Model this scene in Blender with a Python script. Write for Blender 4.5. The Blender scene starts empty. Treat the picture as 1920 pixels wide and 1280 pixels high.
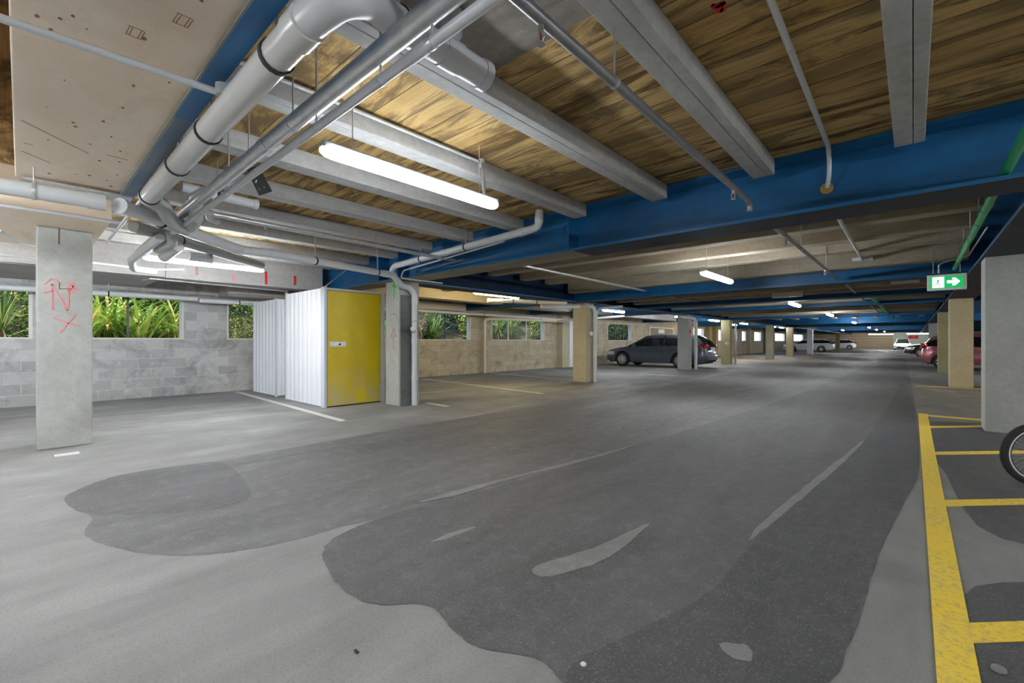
import bpy, bmesh, math, random
from mathutils import Vector, Matrix
random.seed(7)
sc = bpy.context.scene
# ---------------------------------------------------------------- camera, sky, sun, exposure
F = 832.0; TH = math.atan2(752.0, F); S_, C_ = math.sin(TH), math.cos(TH); H = 1.15
cam = bpy.data.objects.new('camera', bpy.data.cameras.new('camera')); sc.collection.objects.link(cam)
cam.location = (0, 0, H); cam.rotation_euler = (math.pi/2, 0, TH)
cam.data.sensor_width = 36; cam.data.lens = F/1920*36; cam.data.clip_start = .02; cam.data.clip_end = 400
sc.camera = cam
w = bpy.data.worlds.new('world'); sc.world = w; w.use_nodes = True
wn = w.node_tree; bg = wn.nodes['Background']
sky = wn.nodes.new('ShaderNodeTexSky'); sky.sky_type = 'NISHITA'; sky.sun_disc = False
sky.sun_elevation = math.radians(50); sky.sun_rotation = math.radians(160)
wn.links.new(sky.outputs[0], bg.inputs[0]); bg.inputs[1].default_value = .42
sun = bpy.data.objects.new('sun', bpy.data.lights.new('sun', 'SUN')); sc.collection.objects.link(sun)
sun.data.energy = 3.4; sun.data.color = (1, .95, .85); sun.data.angle = .01
sun.rotation_euler = Vector((.2, -.6, .78)).to_track_quat('Z', 'Y').to_euler()
LAMP = 60.0; WARM = 46.0
sc.view_settings.view_transform = 'Standard'; sc.view_settings.look = 'None'
sc.view_settings.gamma = 1; sc.view_settings.exposure = 1.12; sc.view_settings.use_curve_mapping = False
sc.cycles.max_bounces = 8; sc.cycles.diffuse_bounces = 6; sc.cycles.glossy_bounces = 3
sc.cycles.use_denoising = True; sc.cycles.sample_clamp_indirect = 4

# ---------------------------------------------------------------- helpers
def at(px, py, z=0.0):
    zc = (H-z)*F/(py-640); xc = zc*(px-960)/F
    return Vector((xc*C_-zc*S_, xc*S_+zc*C_, z))
def onX(px, py, X):
    a = (px-960)/F; zc = X/(a*C_-S_); return Vector((X, zc*(a*S_+C_), H-zc*(py-640)/F))
def onY(px, py, Y):
    a = (px-960)/F; zc = Y/(a*S_+C_); return Vector((zc*(a*C_-S_), Y, H-zc*(py-640)/F))
def lerp(a, b, t): return a+(b-a)*t
def interp(tab, x):
    if x <= tab[0][0]: return tab[0][1]
    for (a, b), (c, d) in zip(tab, tab[1:]):
        if x <= c: return b+(d-b)*(x-a)/(c-a) if c > a else d
    return tab[-1][1]

class MB:
    def __init__(s): s.bm = bmesh.new()
    def quad(s, *p):
        return s.bm.faces.new([s.bm.verts.new(q) for q in p])
    def box(s, a, b, bev=0, rot=None, piv=None):
        x0, y0, z0 = [min(a[i], b[i]) for i in range(3)]; x1, y1, z1 = [max(a[i], b[i]) for i in range(3)]
        t = bmesh.new()
        bmesh.ops.create_cube(t, size=1)
        for v in t.verts: v.co = Vector(((v.co.x+.5)*(x1-x0)+x0, (v.co.y+.5)*(y1-y0)+y0, (v.co.z+.5)*(z1-z0)+z0))
        if bev: bmesh.ops.bevel(t, geom=list(t.edges), offset=bev, segments=2, affect='EDGES', profile=.6)
        if rot is not None:
            for v in t.verts: v.co = rot @ (v.co-Vector(piv)) + Vector(piv)
        me = bpy.data.meshes.new('t'); t.to_mesh(me); t.free(); s.bm.from_mesh(me); bpy.data.meshes.remove(me)
        return s
    def tube(s, pts, r, n=14, fillet=0, cap=True, rr=None):
        P = [Vector(p) for p in pts]; R = rr or [r]*len(P)
        if fillet and len(P) > 2:
            Q = [P[0]]
            for i in range(1, len(P)-1):
                a, b, c = P[i-1], P[i], P[i+1]; u = (a-b); v = (c-b)
                d = min(fillet, u.length*.45, v.length*.45); u.normalize(); v.normalize()
                p0, p2 = b+u*d, b+v*d
                for k in range(7):
                    t = k/6; Q.append(p0*(1-t)**2+b*2*t*(1-t)+p2*t*t)
            Q.append(P[-1]); P = Q; R = [r]*len(P)
        rings = []; prev = None
        for i, p in enumerate(P):
            t = (P[min(i+1, len(P)-1)]-P[max(i-1, 0)]).normalized()
            if prev is None:
                up = Vector((0, 0, 1)) if abs(t.z) < .9 else Vector((1, 0, 0)); nrm = (up-t*up.dot(t)).normalized()
            else: nrm = (prev-t*prev.dot(t)).normalized()
            prev = nrm; bn = t.cross(nrm)
            rings.append([s.bm.verts.new(p+(nrm*math.cos(2*math.pi*k/n)+bn*math.sin(2*math.pi*k/n))*R[i]) for k in range(n)])
        for a, b in zip(rings, rings[1:]):
            for k in range(n): s.bm.faces.new((a[k], a[(k+1) % n], b[(k+1) % n], b[k]))
        if cap and R[0] > 1e-5: s.bm.faces.new(rings[0][::-1])
        if cap and R[-1] > 1e-5: s.bm.faces.new(rings[-1])
        return s
    def prism(s, poly, z0, z1, M=None):
        M = M or Matrix()
        b = [s.bm.verts.new(M @ Vector((x, y, z0))) for x, y in poly]; t = [s.bm.verts.new(M @ Vector((x, y, z1))) for x, y in poly]
        n = len(poly); s.bm.faces.new(b[::-1]); s.bm.faces.new(t)
        for k in range(n): s.bm.faces.new((b[k], b[(k+1) % n], t[(k+1) % n], t[k]))
        return s
    def lathe(s, prof, M=None, n=28):   # prof (r, h) around local z
        M = M or Matrix(); rings = []
        for r, h in prof: rings.append([s.bm.verts.new(M @ Vector((max(r, 1e-4)*math.cos(2*math.pi*k/n), max(r, 1e-4)*math.sin(2*math.pi*k/n), h))) for k in range(n)])
        for a, b in zip(rings, rings[1:]):
            for k in range(n): s.bm.faces.new((a[k], a[(k+1) % n], b[(k+1) % n], b[k]))
        return s
    def grid(s, rows):
        V = [[s.bm.verts.new(p) for p in r] for r in rows]
        for a, b in zip(V, V[1:]):
            for k in range(len(a)-1):
                s.bm.faces.new((a[k], a[k+1], b[k+1], b[k]))
        return V
    def build(s, name, mat, parent=None, smooth=False, weld=False):
        if weld: bmesh.ops.remove_doubles(s.bm, verts=s.bm.verts, dist=1e-4)
        bmesh.ops.recalc_face_normals(s.bm, faces=s.bm.faces)
        me = bpy.data.meshes.new(name); s.bm.to_mesh(me); s.bm.free()
        o = bpy.data.objects.new(name, me); sc.collection.objects.link(o)
        if mat: me.materials.append(mat)
        if smooth:
            for p in me.polygons: p.use_smooth = True
            if smooth != 'all':
                try: me.set_sharp_from_angle(angle=math.radians(40))
                except Exception: pass
        if parent:
            o.parent = parent; o.matrix_parent_inverse = Matrix.Identity(4)
            me.transform(Matrix.Translation(-world_loc(parent))) if parent.get('_w') else None
        return o
def world_loc(o):
    v = Vector((0, 0, 0))
    while o: v += o.location; o = o.parent
    return v
def tag(o, label, cat=None, group=None, kind=None):
    if label: o['label'] = label
    if cat: o['category'] = cat
    if group: o['group'] = group
    if kind: o['kind'] = kind
    return o
def base(o, loc):      # moves the origin of a mesh thing to its base, geometry stays
    o.data.transform(Matrix.Translation(-Vector(loc))); o.location = loc; return o
def thing(name, label, cat, loc=(0, 0, 0), rz=0, group=None):
    o = bpy.data.objects.new(name, None); sc.collection.objects.link(o); o.empty_display_size = .1
    o.location = loc; o.rotation_euler = (0, 0, rz); return tag(o, label, cat, group)
def wpart(mb, name, mat, parent, smooth=False):   # geometry given in world coordinates, parent unrotated
    o = mb.build(name, mat, None, smooth); o.data.transform(Matrix.Translation(-world_loc(parent))); o.parent = parent; return o
def copy_tree(o, parent=None):
    c = o.copy(); sc.collection.objects.link(c); c.parent = parent
    for ch in list(o.children): copy_tree(ch, c)
    return c
ORD = ['nearest', 'second', 'third', 'fourth', 'fifth', 'sixth', 'seventh', 'eighth', 'ninth', 'tenth', 'eleventh', 'twelfth']

# ---------------------------------------------------------------- materials
def mk(name, col=(.5, .5, .5), rough=.6, metal=0, emit=None, strength=0, spec=.5, coat=0):
    m = bpy.data.materials.new(name); m.use_nodes = True; b = m.node_tree.nodes['Principled BSDF']
    b.inputs['Base Color'].default_value = (*col, 1); b.inputs['Roughness'].default_value = rough
    b.inputs['Metallic'].default_value = metal; b.inputs['Specular IOR Level'].default_value = spec
    b.inputs['Coat Weight'].default_value = coat
    if emit: b.inputs['Emission Color'].default_value = (*emit, 1); b.inputs['Emission Strength'].default_value = strength
    return m
class N:
    def __init__(s, m): s.m = m; s.t = m.node_tree; s.b = s.t.nodes['Principled BSDF']; s.L = s.t.links
    def n(s, typ, **k):
        o = s.t.nodes.new(typ)
        for a, v in k.items():
            if a.startswith('i_'): o.inputs[a[2:].replace('_', ' ')].default_value = v
            else: setattr(o, a, v)
        return o
    def link(s, a, b): s.L.new(a, b)
    def pos(s, scale=(1, 1, 1), perm=None):
        g = s.n('ShaderNodeNewGeometry').outputs['Position']
        if perm:
            sp = s.n('ShaderNodeSeparateXYZ'); s.link(g, sp.inputs[0]); cb = s.n('ShaderNodeCombineXYZ')
            for i, c in enumerate(perm):
                if c is not None: s.link(sp.outputs[c], cb.inputs[i])
            g = cb.outputs[0]
        mp = s.n('ShaderNodeMapping'); mp.inputs['Scale'].default_value = scale; s.link(g, mp.inputs[0]); return mp.outputs[0]
    def noise(s, vec, scale, detail=4, rough=.55, dist=0):
        o = s.n('ShaderNodeTexNoise'); o.inputs['Scale'].default_value = scale; o.inputs['Detail'].default_value = detail
        o.inputs['Roughness'].default_value = rough; o.inputs['Distortion'].default_value = dist; s.link(vec, o.inputs['Vector']); return o.outputs['Fac']
    def ramp(s, f, *st):
        o = s.n('ShaderNodeValToRGB'); e = o.color_ramp.elements
        while len(e) < len(st): e.new(.5)
        for k, (p, c) in enumerate(st):
            e[k].position = p; e[k].color = (*c, 1) if len(c) == 3 else c
        s.link(f, o.inputs[0]); return o.outputs[0]
    def mix(s, f, a, b, mode='MIX'):
        o = s.n('ShaderNodeMix'); o.data_type = 'RGBA'; o.blend_type = mode
        for v, i in ((f, 0), (a, 6), (b, 7)):
            if hasattr(v, 'links'): s.link(v, o.inputs[i])
            else: o.inputs[i].default_value = v if i == 0 else (*v, 1)
        return o.outputs[2]
    def math(s, op, a, b=0, c=0):
        o = s.n('ShaderNodeMath', operation=op)
        for i, v in enumerate((a, b, c)):
            if hasattr(v, 'links'): s.link(v, o.inputs[i])
            else: o.inputs[i].default_value = v
        return o.outputs[0]
    def bump(s, h, strength=.3, dist=.01):
        o = s.n('ShaderNodeBump'); o.inputs['Strength'].default_value = strength; o.inputs['Distance'].default_value = dist
        s.link(h, o.inputs['Height']); s.link(o.outputs[0], s.b.inputs['Normal'])
    def col(s, c): s.link(c, s.b.inputs['Base Color'])
def g(v): return (v, v, v)
def concrete(name, dark, light, stain=(.18, .16, .12), pits=True, streak=(1, 1, 1), stain_amt=.5, rough=.85, grime=.35):
    m = mk(name, light, rough, spec=.25); n = N(m); v = n.pos(streak)
    c = n.mix(n.ramp(n.noise(v, 1.7, 6, .65, .6), (.3, g(0)), (.72, g(1))), dark, light)
    c = n.mix(n.ramp(n.noise(n.pos(), 16, 5, .7), (.35, g(.0)), (.7, g(grime))), c, [x*.62 for x in dark])
    s = n.ramp(n.noise(v, .9, 7, .7, 1.2), (.56, g(0)), (.78, g(stain_amt)))
    c = n.mix(s, c, stain)
    if pits:
        vo = n.n('ShaderNodeTexVoronoi'); vo.inputs['Scale'].default_value = 22; n.link(n.pos(), vo.inputs['Vector'])
        pm = n.ramp(vo.outputs['Distance'], (.0, g(1)), (.11, g(0)))
        pm = n.math('MULTIPLY', pm, n.ramp(n.noise(n.pos(), 5, 2), (.5, g(0)), (.6, g(.8))))
        c = n.mix(pm, c, [x*.3 for x in dark])
    n.col(c); n.bump(n.noise(n.pos(), 60, 6, .7), .25, .004); return m
M = {}
M['concrete'] = concrete('grey_concrete', (.30, .295, .275), (.44, .44, .42))
M['column'] = concrete('column_concrete', (.40, .41, .385), (.52, .53, .505), stain_amt=.35)
M['column_cream'] = concrete('cream_column_concrete', (.52, .46, .31), (.64, .58, .42), stain=(.4, .32, .18), stain_amt=.3)  # cream puts the warm lamp's light into the column colour
M['column_olive'] = concrete('olive_column_concrete', (.33, .29, .15), (.43, .38, .2), stain_amt=.3)  # olive of the fifth left column has warm lamp light put into it
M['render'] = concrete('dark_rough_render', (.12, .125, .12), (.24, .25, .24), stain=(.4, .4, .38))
M['column_dark'] = concrete('dark_column_concrete', (.22, .225, .2), (.32, .325, .3), stain_amt=.3)
M['joist'] = concrete('joist_concrete', (.36, .36, .35), (.56, .56, .55), streak=(1.5, .5, 2.5), stain_amt=.45)
M['joist_tan'] = concrete('tan_joist_concrete', (.28, .24, .18), (.42, .375, .295), streak=(.5, 1.5, 2.5), stain_amt=.4)
M['ply'] = concrete('ply_formed_concrete', (.86, .70, .53), (.93, .82, .69), stain=(.58, .38, .2), pits=False, streak=(.8, 2.4, 1), stain_amt=.55, grime=.12)
M['beam_conc'] = concrete('wall_beam_concrete', (.42, .41, .39), (.56, .55, .53), streak=(1, .5, 2), stain_amt=.25)

def wood(name, tint):
    m = mk(name, (.5, .35, .17), .75, spec=.2); n = N(m)
    sp = n.n('ShaderNodeSeparateXYZ'); n.link(n.pos(), sp.inputs[0]); X, Y = sp.outputs[0], sp.outputs[1]
    row = n.math('FLOOR', n.math('DIVIDE', Y, .205))
    cb = n.n('ShaderNodeCombineXYZ'); n.link(n.math('MULTIPLY_ADD', X, .9, n.math('MULTIPLY', row, 3.71)), cb.inputs[0])
    n.link(n.math('MULTIPLY', Y, 4.2), cb.inputs[1]); n.link(n.math('MULTIPLY', row, 1.37), cb.inputs[2]); v = cb.outputs[0]
    c = n.ramp(n.noise(v, 1.5, 7, .6, .8), (.25, (.44, .27, .08)), (.45, (.66, .44, .16)), (.7, (.78, .57, .25)))
    gr = n.n('ShaderNodeTexNoise'); gr.inputs['Scale'].default_value = 6; gr.inputs['Detail'].default_value = 6
    mp = n.n('ShaderNodeMapping'); mp.inputs['Scale'].default_value = (.35, 5, 1); n.link(v, mp.inputs[0]); n.link(mp.outputs[0], gr.inputs['Vector'])
    c = n.mix(n.ramp(gr.outputs[0], (.42, g(.55)), (.62, g(0))), c, (.32, .2, .08))
    dk = n.ramp(n.noise(v, .75, 8, .72, 1.6), (.46, g(0)), (.56, g(.93)))
    c = n.mix(dk, c, (.10, .055, .022))
    big = n.ramp(n.noise(n.pos((1, 1.4, 1)), .7, 5, .6), (.47, g(0)), (.66, g(.6)))
    c = n.mix(big, c, (.27, .165, .06))
    rv = n.n('ShaderNodeTexWhiteNoise', noise_dimensions='1D'); n.link(row, rv.inputs['W'])
    c = n.mix(n.math('MULTIPLY', rv.outputs['Value'], .3), c, (.62, .46, .24))
    fr = n.math('FRACT', n.math('DIVIDE', Y, .205)); seam = n.math('LESS_THAN', fr, .035)
    c = n.mix(n.math('MULTIPLY', seam, .85), c, (.045, .03, .02))
    c = n.mix(1.0, c, tint, 'MULTIPLY')
    n.col(c); n.bump(n.math('SUBTRACT', gr.outputs[0], seam), .35, .006); return m
M['wood'] = wood('stained_formwork_boards', (1.0, 1.0, 1.0))

def floor_mat():
    m = mk('worn_concrete_floor', (.35, .35, .35), .62, spec=.35); n = N(m)
    v = n.pos(); st = n.pos((1.6, .16, 1))
    c = n.mix(n.ramp(n.noise(v, .8, 7, .65, .5), (.3, g(0)), (.7, g(1))), (.175, .175, .175), (.31, .308, .302))
    # wheel-worn lane strip between the two rows of columns
    sp = n.n('ShaderNodeSeparateXYZ'); n.link(v, sp.inputs[0]); X, Y = sp.outputs[0], sp.outputs[1]
    xw = n.math('ADD', X, n.math('MULTIPLY', n.noise(n.pos((.5, .25, 1)), 1.2, 3), 1.6))
    lane = n.math('MULTIPLY', n.n('ShaderNodeMapRange', interpolation_type='SMOOTHSTEP').outputs[0], 1)
    mr = lane.node.inputs[0].links[0].from_node; n.link(xw, mr.inputs[0]); mr.inputs[1].default_value = -5.0; mr.inputs[2].default_value = -4.4
    yw = n.n('ShaderNodeMapRange', interpolation_type='SMOOTHSTEP'); n.link(Y, yw.inputs[0]); yw.inputs[1].default_value = 5.5; yw.inputs[2].default_value = 9
    lane = n.math('MULTIPLY', lane, yw.outputs[0])
    c = n.mix(n.math('MULTIPLY', lane, .62), c, (.15, .15, .155))
    c = n.mix(n.ramp(n.noise(st, 1.9, 6, .65, .3), (.43, g(0)), (.72, g(.5))), c, (.15, .15, .153))
    c = n.mix(n.ramp(n.noise(n.pos((1.3, .3, 1)), 1.3, 5, .6), (.5, g(0)), (.74, g(.4))), c, (.5, .495, .48))
    c = n.mix(n.ramp(n.noise(v, 1.1, 8, .8), (.6, g(0)), (.72, g(.5))), c, (.36, .33, .28))
    sp2 = n.noise(v, 90, 3, .7)
    c = n.mix(n.ramp(sp2, (.38, g(.28)), (.5, g(0)), (.62, g(0))), c, (.1, .1, .1))
    c = n.mix(n.ramp(n.noise(v, 34, 3, .8), (.70, g(0)), (.76, g(.7))), c, (.75, .74, .7))
    n.col(c); n.bump(n.noise(v, 55, 7, .75), .5, .006)
    n.link(n.ramp(n.noise(v, 1.3, 5), (.3, g(.5)), (.7, g(.78))), n.b.inputs['Roughness']); return m
M['floor'] = floor_mat()
def seal_mat(name, a, b, speck=.5):
    m = mk(name, a, .6, spec=.4); n = N(m); v = n.pos()
    c = n.mix(n.ramp(n.noise(n.pos((1.5, .4, 1)), 1.4, 7, .7, .6), (.3, g(0)), (.72, g(1))), a, b)
    c = n.mix(n.ramp(n.noise(v, 8, 6, .75), (.5, g(0)), (.75, g(.35))), c, [x*1.9 for x in b])
    c = n.mix(n.ramp(n.noise(v, 110, 3, .7), (.55, g(0)), (.7, g(speck))), c, (.34, .34, .33))
    c = n.mix(n.ramp(n.noise(v, 40, 3, .8), (.71, g(0)), (.76, g(.8))), c, (.7, .69, .66))
    n.col(c); n.bump(n.noise(v, 90, 5, .8), .8, .006); return m
M['seal'] = seal_mat('dark_floor_sealer', (.07, .07, .073), (.135, .135, .137))
M['seal2'] = seal_mat('thin_floor_sealer', (.095, .095, .097), (.185, .185, .185))
M['seal_dark'] = seal_mat('fresh_floor_sealer', (.052, .054, .06), (.095, .097, .102))
M['scuff'] = seal_mat('pale_floor_scuff', (.19, .19, .187), (.27, .27, .265))
def paint_mat(name, col, under, wear):
    m = mk(name, col, .55); n = N(m); v = n.pos()
    c = n.mix(n.ramp(n.noise(v, 1.6, 6, .7), (.45, g(0)), (.75, g(.8))), col, [x*.8+.1 for x in col])
    c = n.mix(n.math('MULTIPLY', n.ramp(n.noise(v, 45, 6, .8), (.5, g(0)), (.6, g(1))), n.ramp(n.noise(v, 1.2, 3), (.35, g(.15)), (.65, g(wear)))), c, under)
    n.col(c); n.bump(n.noise(v, 60, 6, .75), .5, .005); return m
M['yellow_paint'] = paint_mat('yellow_road_paint', (.93, .66, .04), (.36, .32, .24), .85)
M['white_paint'] = paint_mat('white_road_paint', (.62, .61, .57), (.35, .35, .34), .8)
def block_mat(name, c1, c2, mortar):
    m = mk(name, c1, .9, spec=.2); n = N(m); v = n.pos((1, 1, 1), (1, 2, None))
    br = n.n('ShaderNodeTexBrick'); n.link(v, br.inputs['Vector']); br.offset = .5
    for k, x in (('Scale', 1), ('Mortar Size', .009), ('Mortar Smooth', .2), ('Bias', -.1), ('Brick Width', .4), ('Row Height', .2)): br.inputs[k].default_value = x
    br.inputs['Color1'].default_value = (*c1, 1); br.inputs['Color2'].default_value = (*c2, 1); br.inputs['Mortar'].default_value = (*mortar, 1)
    c = n.mix(n.ramp(n.noise(v, 2.2, 7, .7, .6), (.5, g(0)), (.72, g(.7))), br.outputs['Color'], [x*.33 for x in c1])
    c = n.mix(n.ramp(n.noise(v, 9, 6, .75), (.55, g(0)), (.75, g(.5))), c, [min(1, x*1.5) for x in c2])
    n.col(c); n.bump(n.math('SUBTRACT', n.noise(v, 30, 6, .7), n.math('MULTIPLY', br.outputs['Fac'], 1.2)), .6, .01); return m
M['block'] = block_mat('grey_block_wall', (.38, .38, .375), (.56, .56, .55), (.52, .52, .51))
M['block_tan'] = block_mat('tan_block_wall', (.46, .40, .29), (.57, .51, .38), (.42, .38, .29))
M['block_far'] = block_mat('far_block_wall', (.5, .39, .26), (.62, .5, .34), (.45, .36, .25))
def steel(name, a, b, chip):
    m = mk(name, a, .42, spec=.5); n = N(m); v = n.pos((.6, 1, 1))
    c = n.mix(n.ramp(n.noise(v, 2, 5, .6, .5), (.3, g(0)), (.7, g(1))), a, b)
    c = n.mix(n.ramp(n.noise(n.pos(), 9, 6, .75), (.66, g(0)), (.72, g(chip))), c, (.16, .12, .09))
    n.col(c); n.bump(n.noise(n.pos(), 14, 5), .15, .01); return m
M['blue'] = steel('blue_painted_steel', (.006, .085, .22), (.012, .16, .38), .4)
M['web_shade'] = concrete('shaded_blue_web', (.006, .02, .05), (.01, .04, .09), stain=(.01, .015, .03), pits=False, rough=.6)  # blue darkened: the shadow on the lengthwise girder webs is in the colour
M['underside_shade'] = concrete('shaded_flange_underside', (.045, .05, .07), (.07, .075, .1), stain=(.03, .03, .04), pits=False, rough=.7)  # dark tone puts the shade under the flanges into the colour
M['blue_worn'] = steel('worn_blue_steel', (.02, .09, .2), (.16, .2, .22), .9)
M['blue_green'] = steel('chipped_green_edge', (.16, .2, .14), (.3, .3, .24), .9)
def plain(name, col, rough=.5, metal=0, var=.25, sc_=5, coat=0, spec=.5):
    m = mk(name, col, rough, metal, coat=coat, spec=spec); n = N(m)
    n.col(n.mix(n.ramp(n.noise(n.pos(), sc_, 5, .65), (.4, g(0)), (.75, g(var))), col, [x*.5 for x in col])); return m
M['pvc'] = plain('grey_pvc', (.68, .70, .72), .36, var=.12)
M['pvc_dark'] = plain('grey_green_pvc', (.42, .46, .45), .35, var=.15)
M['pvc_cream'] = plain('cream_pvc', (.74, .66, .5), .45, var=.15)
M['pvc_white'] = plain('white_pvc', (.74, .75, .76), .4, var=.12)
M['pvc_shiny'] = plain('silver_grey_pvc', (.70, .70, .68), .22, var=.1)
M['galv'] = plain('galvanised_steel', (.74, .75, .76), .34, .72, .45, 18)
M['galv_dark'] = plain('dull_steel_pipe', (.40, .41, .43), .38, .7, .4, 12)
M['rubber'] = plain('black_rubber', (.022, .022, .024), .75)
M['black'] = plain('black_steel', (.015, .016, .018), .5)
M['green_pvc'] = plain('green_pipe_paint', (.02, .42, .14), .35, var=.4, sc_=3)
M['white_metal'] = plain('white_ribbed_steel', (.84, .86, .9), .4, var=.1, sc_=2)
M['trim_metal'] = plain('pale_blue_grey_trim', (.62, .66, .72), .4, var=.1)
def door_mat():
    m = mk('yellow_door_paint', (.75, .58, .01), .38, coat=.15); n = N(m); v = n.pos()
    sp = n.n('ShaderNodeSeparateXYZ'); n.link(v, sp.inputs[0])
    c = n.mix(n.ramp(n.noise(n.pos((1, 1, .5)), 2.5, 6, .65), (.35, g(0)), (.75, g(1))), (.74, .56, .004), (.6, .44, .008))
    low = n.n('ShaderNodeMapRange'); n.link(sp.outputs[2], low.inputs[0]); low.inputs[1].default_value = .75; low.inputs[2].default_value = .0
    d = n.math('MULTIPLY', low.outputs[0], n.ramp(n.noise(n.pos((1, 1, .6)), 5, 8, .75), (.42, g(0)), (.62, g(.9))))
    c = n.mix(d, c, (.55, .5, .34))
    c = n.mix(n.ramp(n.noise(n.pos((1, 1, .3)), 9, 6, .8), (.66, g(0)), (.7, g(.6))), c, (.22, .15, .02))
    n.col(c); return m
M['door_yellow'] = door_mat()
M['tube'] = mk('lit_cool_tube', (.9, .9, .9), .5, emit=(.90, .95, 1.0), strength=LAMP)
M['tube_warm'] = mk('lit_warm_tube', (.9, .9, .9), .5, emit=(1.0, .80, .46), strength=WARM)
M['housing'] = plain('grey_lamp_housing', (.62, .64, .66), .4, var=.08)
def leaf_mat(name, *stops):
    m = mk(name, (.1, .3, .03), .5, spec=.4); n = N(m); gi = n.n('ShaderNodeNewGeometry')
    n.col(n.ramp(gi.outputs['Random Per Island'], *stops))
    tr = n.n('ShaderNodeBsdfTranslucent'); mx = n.n('ShaderNodeMixShader'); mx.inputs[0].default_value = .3
    n.link(n.b.inputs['Base Color'].links[0].from_socket, tr.inputs[0])
    out = [x for x in n.t.nodes if x.type == 'OUTPUT_MATERIAL'][0]
    n.link(n.b.outputs[0], mx.inputs[1]); n.link(tr.outputs[0], mx.inputs[2]); n.link(mx.outputs[0], out.inputs[0]); return m
M['flax'] = leaf_mat('flax_leaf', (0, (.06, .13, .015)), (.35, (.2, .34, .05)), (.68, (.42, .55, .1)), (.88, (.75, .68, .22)), (1, (.85, .42, .08)))
M['bush'] = leaf_mat('bush_leaf', (0, (.02, .05, .01)), (.4, (.07, .14, .02)), (.75, (.2, .32, .05)), (.92, (.4, .42, .12)), (1, (.42, .14, .05)))
M['bush_dark'] = leaf_mat('dark_bush_leaf', (0, (.01, .022, .008)), (.5, (.04, .075, .02)), (.85, (.12, .2, .05)), (1, (.3, .34, .2)))
M['yucca'] = leaf_mat('yucca_leaf', (0, (.04, .1, .02)), (.5, (.14, .24, .06)), (.85, (.36, .46, .14)), (1, (.6, .6, .3)))
M['straw'] = leaf_mat('dry_straw', (0, (.25, .13, .08)), (.5, (.5, .33, .22)), (1, (.75, .6, .45)))
M['flower'] = leaf_mat('pink_flower_plume', (0, (.5, .22, .25)), (1, (.8, .5, .5)))
M['soil'] = concrete('bank_soil', (.03, .038, .015), (.11, .09, .05), pits=False)
M['paving'] = concrete('pale_paving', (.5, .5, .48), (.62, .62, .6))
def spray(name, c): return plain(name, c, .8, var=.2, sc_=20)
M['pink'] = spray('pink_marker', (.85, .25, .26)); M['red'] = spray('red_marker', (.75, .02, .03)); M['greenm'] = spray('green_marker', (.02, .7, .05)); M['orange'] = spray('orange_marker', (.95, .3, .01)); M['whitem'] = spray('white_marker', (.75, .75, .7)); M['rust'] = spray('rust_mark', (.2, .08, .04)); M['brownmark'] = spray('brown_form_mark', (.30, .17, .08)); M['red_faint'] = spray('faint_red_marker', (.5, .26, .2))
M['glass'] = mk('dark_car_glass', (.012, .016, .016), .06, spec=.8); M['chrome'] = mk('chrome', (.8, .8, .82), .12, 1)
M['tail'] = mk('red_lamp_lens', (.5, .008, .01), .15, coat=.5); M['head'] = mk('clear_lamp_lens', (.7, .72, .75), .1, .3, coat=.6); M['amber'] = mk('amber_lens', (.8, .3, .02), .2)
M['alloy'] = plain('silver_alloy', (.68, .69, .7), .3, .6, .1); M['plate'] = plain('white_plate', (.75, .75, .75), .4)
M['seam'] = mk('dark_seam', (.01, .01, .012), .6)

# ---------------------------------------------------------------- room shell
def struct(name, mb, mat, smooth=False): return tag(mb.build(name, mat, None, smooth), None, kind='structure')
YB, YF, XL, XR = -6.0, 86.0, -11.7, 7.4
struct('floor', MB().box((XL-.3, YB-.2, -.2), (XR+.2, YF+.2, 0)), M['floor'])
ZC = 2.745
struct('ceiling', MB().box((XL-.3, YB-.2, ZC), (XR+.2, YF+.2, ZC+.22)), M['wood'])
SILL, LINT = 1.195, 2.11
OPEN = [(-2.6, .14), (.75, 2.36), (3.17, 5.4), (6.3, 10.75), (11.8, 15.0), (16.3, 18.3), (20.3, 22.9),
        (32.4, 34.5), (37.7, 38.8), (42.2, 43.0), (44.5, 45.8), (48.8, 51.4), (57.7, 62.8), (68, 75)]
wl = MB(); wl2 = MB(); prev = YB-.2
for a, b in OPEN+[(YF, YF)]:
    t = wl if prev < 5 else wl2
    t.box((XL-.2, prev, SILL), (XL, a, LINT)); prev = b
wl.box((XL-.2, YB-.2, 0), (XL, 6.3, SILL)); wl2.box((XL-.2, 6.3, 0), (XL, YF, SILL))
wl.box((XL-.2, YB-.2, LINT), (XL, 6.3, ZC)); wl2.box((XL-.2, 6.3, LINT), (XL, YF, ZC))
struct('wall_left', wl, M['block']); struct('wall_left', wl2, M['block_tan'])
struct('wall_far', MB().box((XL, YF, 0), (-2.2, YF+.2, ZC)), M['block_far'])
M['mint'] = concrete('mint_wall_paint', (.5, .6, .5), (.6, .7, .6), pits=False)
struct('wall_far', MB().box((-2.2, YF, 0), (XR, YF+.2, ZC)), M['mint'])
struct('wall_right', MB().box((XR, YB, 0), (XR+.2, YF, ZC)), M['block'])
struct('wall_back', MB().box((XL, YB-.2, 0), (XR, YB, ZC)), M['block'])
M['frame'] = plain('pale_window_frame', (.66, .64, .6), .5, var=.1); M['bar_dark'] = plain('dark_window_bar', (.05, .055, .06), .5)
bars = {1: [(1.45, 'bar_dark')], 3: [(9.64, 'bar_dark')], 4: [(12.82, 'frame'), (13.92, 'frame')], 5: [(17.2, 'frame')], 6: [(21.2, 'bar_dark'), (22.1, 'bar_dark')]}
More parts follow.
